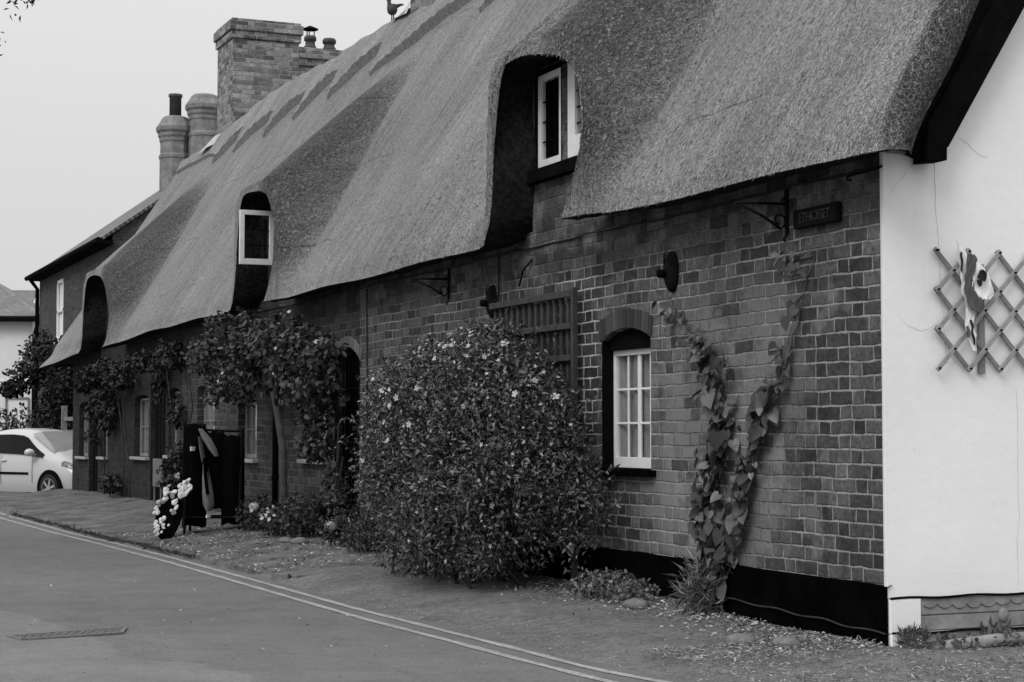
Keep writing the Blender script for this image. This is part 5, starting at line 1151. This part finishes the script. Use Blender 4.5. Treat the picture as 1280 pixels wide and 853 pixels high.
# ------------------------------------------------------------------ things on the verge
sdn = thing('clothes_stand', (-.8, 11.9, .08), 'tall stand hung with black garments and one pale garment on the verge', 'clothes stand')
A_ = Vector((-1.07, 12.0, 0)); B_ = Vector((-.49, 11.76, 0)); uu = (B_ - A_).normalized(); vv = Vector((-uu.y, uu.x, 0))
def sp(u, v, z): p = A_ + uu * u + vv * v; return (p.x, p.y, z)
LU = (B_ - A_).length
f = MB()
for u in (.02, LU):
    for v in (-.2, .2): f.tube([sp(u, v, -.03), sp(u, v * .1, 1.18)], .016, 6)
f.tube([sp(0, 0, 1.18), sp(LU, 0, 1.16)], .016, 6); f.tube([sp(.02, -.17, .2), sp(LU, -.17, .2)], .014, 6); f.tube([sp(.02, .17, .2), sp(LU, .17, .2)], .014, 6); f.build('frame', 'iron', sdn)
def garment(u0, u1, zb, zt, mat, name, wid=.2, amp=.02, hang=.0):
    rows = []
    for z in np.linspace(zt, zb, 14):
        t = (zt - z) / (zt - zb); r = []
        for a in np.linspace(0, 2 * math.pi, 40):
            k_ = (.5 + .5 * sst(t * 3)) * (1 + .10 * math.sin(a * 5 + z * 3) * t + .06 * math.sin(a * 9 + 2) * t)
            r.append(sp((u0 + u1) / 2 + (u1 - u0) / 2 * math.cos(a) * (.85 + .15 * k_), wid * math.sin(a) * k_, z + .02 * math.sin(a * 3)))
        rows.append(r)
    m = MB(); m.grid(rows); m.add(rows[0][:-1], [tuple(range(39))]); return m.build(name, mat, sdn, True)
garment(-.04, .23, .10, 1.23, 'cloth_black', 'coat', .16); garment(.20, .44, .30, 1.14, 'cloth_black', 'coat', .10); garment(.40, LU + .03, .12, 1.10, 'cloth_black', 'coat', .15)
def ribbon(pts, wid, mat, name):
    rows = [[(p[0] - .045 * w_ , p[1] + .0, p[2]) for w_ in (0,)] for p in pts]
    m = MB(); rr = []
    for (x, y, z), w_ in zip(pts, wid): rr.append([(x + w_ * c * .92, y - w_ * c * .39, z) if True else None for c in (-1, -.5, 0, .5, 1)])
    rr2 = [[(p[0] - .03 * (1 - (i - 2) ** 2 / 4.), p[1] - .05 * (1 - (i - 2) ** 2 / 4.), p[2]) for i, p in enumerate(r)] for r in rr]
    m.grid(rr2); m.grid([[(p[0] + .03, p[1] + .05, p[2]) for p in r] for r in rr2]); return m.build(name, mat, sdn, True)
def wp_(px, z, y=9.9): # a point in front of the garments, measured along the street
    return (px, y, z)
F_ = lambda u, v, z: sp(u, v, z)
ribbon([F_(.17, -.13, 1.19), F_(.24, -.16, 1.08), F_(.31, -.15, .96), F_(.36, -.14, .88)], [.012, .045, .04, .012], 'cloth_pale', 'pale_sash')
ribbon([F_(.24, -.20, .82), F_(.25, -.20, .66), F_(.27, -.20, .46), F_(.28, -.20, .34), F_(.285, -.20, .27)], [.010, .035, .055, .055, .02], 'cloth_pale', 'pale_lining')
ribbon([F_(.18, -.19, 1.10), F_(.20, -.20, .96), F_(.225, -.20, .82)], [.006, .012, .008], 'cloth_pale', 'pale_piping')
ribbon([F_(.245, -.23, .86), F_(.26, -.24, .66), F_(.285, -.24, .46)], [.012, .018, .018], 'cloth_black', 'dark_strap')
ribbon([F_(.10, -.20, .99), F_(.10, -.20, .94)], [.018, .018], 'white', 'white_tag')
ribbon([F_(.285, -.22, .235), F_(.285, -.22, .20)], [.014, .026], 'white', 'white_tag')
# leaning curved panel set with white pieces
lp = thing('mosaic_panel', (-1.4, 11.5, .05), 'curved dark panel studded with white pieces leaning by the clothes stand', 'panel')
def lc(t): # spine from the ground up to the stand, seen from the lane
    return Vector((-1.50 + .42 * t - .05 * math.sin(t * 3), 11.42 + .4 * t, .015 + .615 * t ** .85))
m = MB(); m.grid([[tuple(lc(t) + Vector((.92, -.39, 0)) * (w_ * .13 * math.sin(min(1, t * 1.15 + .12) * math.pi) ** .5) + Vector((0, 0, -.08 * w_))) for w_ in (-.6, -.2, .2, .6, 1.0, 1.3)] for t in np.linspace(0, 1, 16)]); m.build('panel', 'cloth_black', lp, True)
def chip(c, r, n_):
    m = MB(); n_ = n_.normalized(); a_ = n_.orthogonal().normalized(); b_ = n_.cross(a_); k = random.choice((5, 6, 7)); o_ = random.random() * 6
    e_ = random.uniform(.55, 1.); ring = [c + (a_ * math.cos(o_ + 6.283 * q / k) + b_ * math.sin(o_ + 6.283 * q / k) * e_) * r * random.uniform(.75, 1.15) for q in range(k)]
    m.add([tuple(p) for p in ring] + [tuple(c + n_ * r * .28)] + [tuple(p - n_ * .012) for p in ring], [(q, (q + 1) % k, k) for q in range(k)] + [(q, q + k + 1, (q + 1) % k + k + 1, (q + 1) % k) for q in range(k)]); return m
for i in range(58):
    t = (i + .5) / 58; w_ = random.choice((-.95, -.75, -.6, -.2, .1, .45, .7)) if t > .2 else random.uniform(-.6, .4)
    if .32 < t < .62 and abs(w_) < .3: continue
    c = lc(t) + Vector((.92, -.39, 0)) * (w_ * .105) + Vector((-.02, -.07, -.06 * w_)); r = random.uniform(.018, .038) * (1.2 if t > .6 else 1)
    chip(c, r, Vector((-.3, -.8, .45)) + Vector(rdir(1)[0]) * .4).build('piece', 'piece' if random.random() < .78 else 'piece_grey', lp)
for a_, b_, r in ((.97, 0., .05), (.86, .2, .06), (.78, -.5, .05), (.74, .5, .055), (.64, -.9, .05), (.6, .35, .055)):
    chip(lc(a_) + Vector((.92, -.39, 0)) * (b_ * .1) + Vector((-.03, -.085, -.03)), r, Vector((-.3, -.85, .4)) + Vector(rdir(1)[0]) * .25).build('piece', 'piece', lp)
pb = MB(); pb.box(-.09, -.06, 17.9, 18.5, .35, .76); pb.box(-.085, -.065, 17.95, 17.99, .0, .36); pb.box(-.085, -.065, 18.4, 18.44, .0, .36); o = pb.build('notice_board', 'pale_panel', None, bevel=.006); tag(o, 'pale upright board leaning at the foot of the dark climber', 'board')
o.rotation_euler = (0, 0, R_(0))

# iron cover in the road
dc = thing('drain_cover', (-3.85, 3.0, -.07), 'patterned rectangular iron cover set in the road', 'drain cover')
def zroad(x): return -.085 + .02 * math.exp(-((x + 4.5) / 2) ** 2)
m = MB(); zc = zroad(-3.85)
c4 = [(-4.19, 2.98), (-3.45, 3.18), (-3.53, 2.88), (-4.13, 2.76)]
m.add([(x, y, zc + .006) for x, y in c4] + [(x, y, zc - .02) for x, y in c4], [(0, 1, 2, 3), (0, 4, 5, 1), (1, 5, 6, 2), (2, 6, 7, 3), (3, 7, 4, 0)]); 
for i in range(26):
    t = (i + .5) / 26
    for j in range(4):
        v = (j + .5) / 4; top = Vector(c4[0]).lerp(Vector(c4[1]), t); bot = Vector(c4[3]).lerp(Vector(c4[2]), t); c = top.lerp(bot, v); a = R_(45 if (i + j) % 2 else -45) + .26
        d = Vector((math.cos(a), math.sin(a))) * .016; m.beam((c.x - d.x, c.y - d.y, zc + .009), (c.x + d.x, c.y + d.y, zc + .009), .008, .006)
m.build('plate', 'cover', dc)
m = MB()
for a, b in zip(c4, c4[1:] + c4[:1]): m.beam((a[0], a[1], zc + .007), (b[0], b[1], zc + .007), .02, .01)
m.build('rim', 'cover', dc)

# weeds, grass edge and litter
def weed(x, y, r, h, n, label, L=.05, mat='weed', kind='weed', tpl=T_OVAL, W_=.022):
    z = gz(min(x, 0), y); t = thing(kind, (x, y, z), label, 'weed', 'weeds at the foot of the wall')
    foliage('foliage', mat, t, [((x, y, z + h * .4), (r, r * 1.2, h * .6))], n, L, W_, tpl, .2, z, -.4); return t
weed(-.22, 2.95, .24, .17, 1500, 'leafy weed clump under the window sill beside the bush', .028); weed(-.25, 2.55, .18, .15, 420, 'low weed patch left of the climber foot', .026)
weed(.09, -.11, .075, .10, 330, 'grassy weed tuft at the white corner pier', .055, tpl=T_LANCE, W_=.005); weed(.62, -.13, .09, .09, 110, 'broad leaved weed against the grey skirting', .06)
weed(.36, -.10, .13, .05, 120, 'tiny weeds under the scalloped skirting', .035); weed(.88, -.12, .12, .07, 130, 'small weeds at the right end of the skirting', .04); weed(-.10, 1.85, .12, .30, 520, 'dry grassy tuft round the foot of the climber', .12, tpl=T_LANCE, W_=.004, mat='dry')
m = MB(); m.tube([(.26, -.15, .01), (.6, -.17, .035), (1.2, -.16, .03), (2.4, -.17, .03)], .035, 7); tag(m.build('edging_stone', 'skirt', None, True), 'rough pale stone edging at the base of the white gable', 'edging')
fw_ = MB(); fw_.ball((.71, -.06, .15), (.035, .02, .04), 10, 8, .1); tag(fw_.build('snapped_render', 'skirt', None, True), 'pale lump of render stuck on the skirting', 'render lump')
def scatter(n, fn, L, name, mat, tpl=T_OVAL, asp=.6, up_=2.):
    Pn = np.array([fn() for _ in range(n)]); Dn = rdir(n); Dn[:, 2] *= .25; Nn = rdir(n) * .6 + np.array([0, 0, up_ * .5])
    s = rng.uniform(L[0], L[1], n); o = link(name, leaf_mesh(name, Pn, Dn, Nn, s, s * asp, tpl), mat); tag(o, None, None, None, 'stuff'); return o
def f1():
    y = random.uniform(.0, 4.2) if random.random() < .8 else random.uniform(-.6, 7.0); x = -abs(random.gauss(0, .24)) - .02
    if x < edge_x(y) + .1: x = -.2
    return (x, y, gz(x, y) + .012)
tag(scatter(4200, f1, (.007, .030), 'leaf_litter', 'litter'), 'dry leaf litter strewn along the foot of the wall', 'litter')
def f2():
    y = random.uniform(6.7, 13); x = random.uniform(-1.65, -.15); return (x, y, gz(x, y) + hn(x, y) + .008)
tag(scatter(1900, f2, (.010, .042), 'fallen_petals', 'litter'), 'pale petals and leaves scattered on the verge', 'litter')
def f3():
    y = random.uniform(-1.4, 6.5); e = edge_x(y); x = e + abs(random.gauss(0, .45)); x = min(x, -.05); 
    return (x, y, (gz(x, y) * min(1, (x - e) / .5) - .0795 * max(0, 1 - (x - e) / .5)) + .008)
tag(scatter(2600, f3, (.004, .012), 'gravel', 'litter', T_OVAL, .8), 'loose grit on the dirt path', 'grit')
def f4():
    y = random.uniform(-2.0, .6); x = random.uniform(-1.3, 2.2) if y < -.05 else random.uniform(-1.2, -.05)
    z = gz(min(x, 0), y) if y > -.4 else -.03; return (x, y, z + .012)
tag(scatter(9500, f4, (.010, .045), 'dry_grass', 'dry', T_LANCE, .2), 'dry grass clippings in front of the gable', 'litter')
def f5():
    y = random.uniform(-2, 9); x = random.uniform(-6, -1.7); return (x, y, zroad(x) + .004)
tag(scatter(420, f5, (.006, .022), 'road_grit', 'litter', T_OVAL, .7), 'bits of grit and petals on the asphalt', 'grit')
def f6():
    y = random.uniform(9.2, 19.5); x = verge_edge(y) + random.gauss(.0, .05); return (x, y, gz(x, y) - .03)
o = scatter(2600, f6, (.03, .09), 'verge_grass', 'leaf_bed', T_LANCE, .12, -.2); tag(o, 'short grass fringing the kerb of the verge', 'grass')
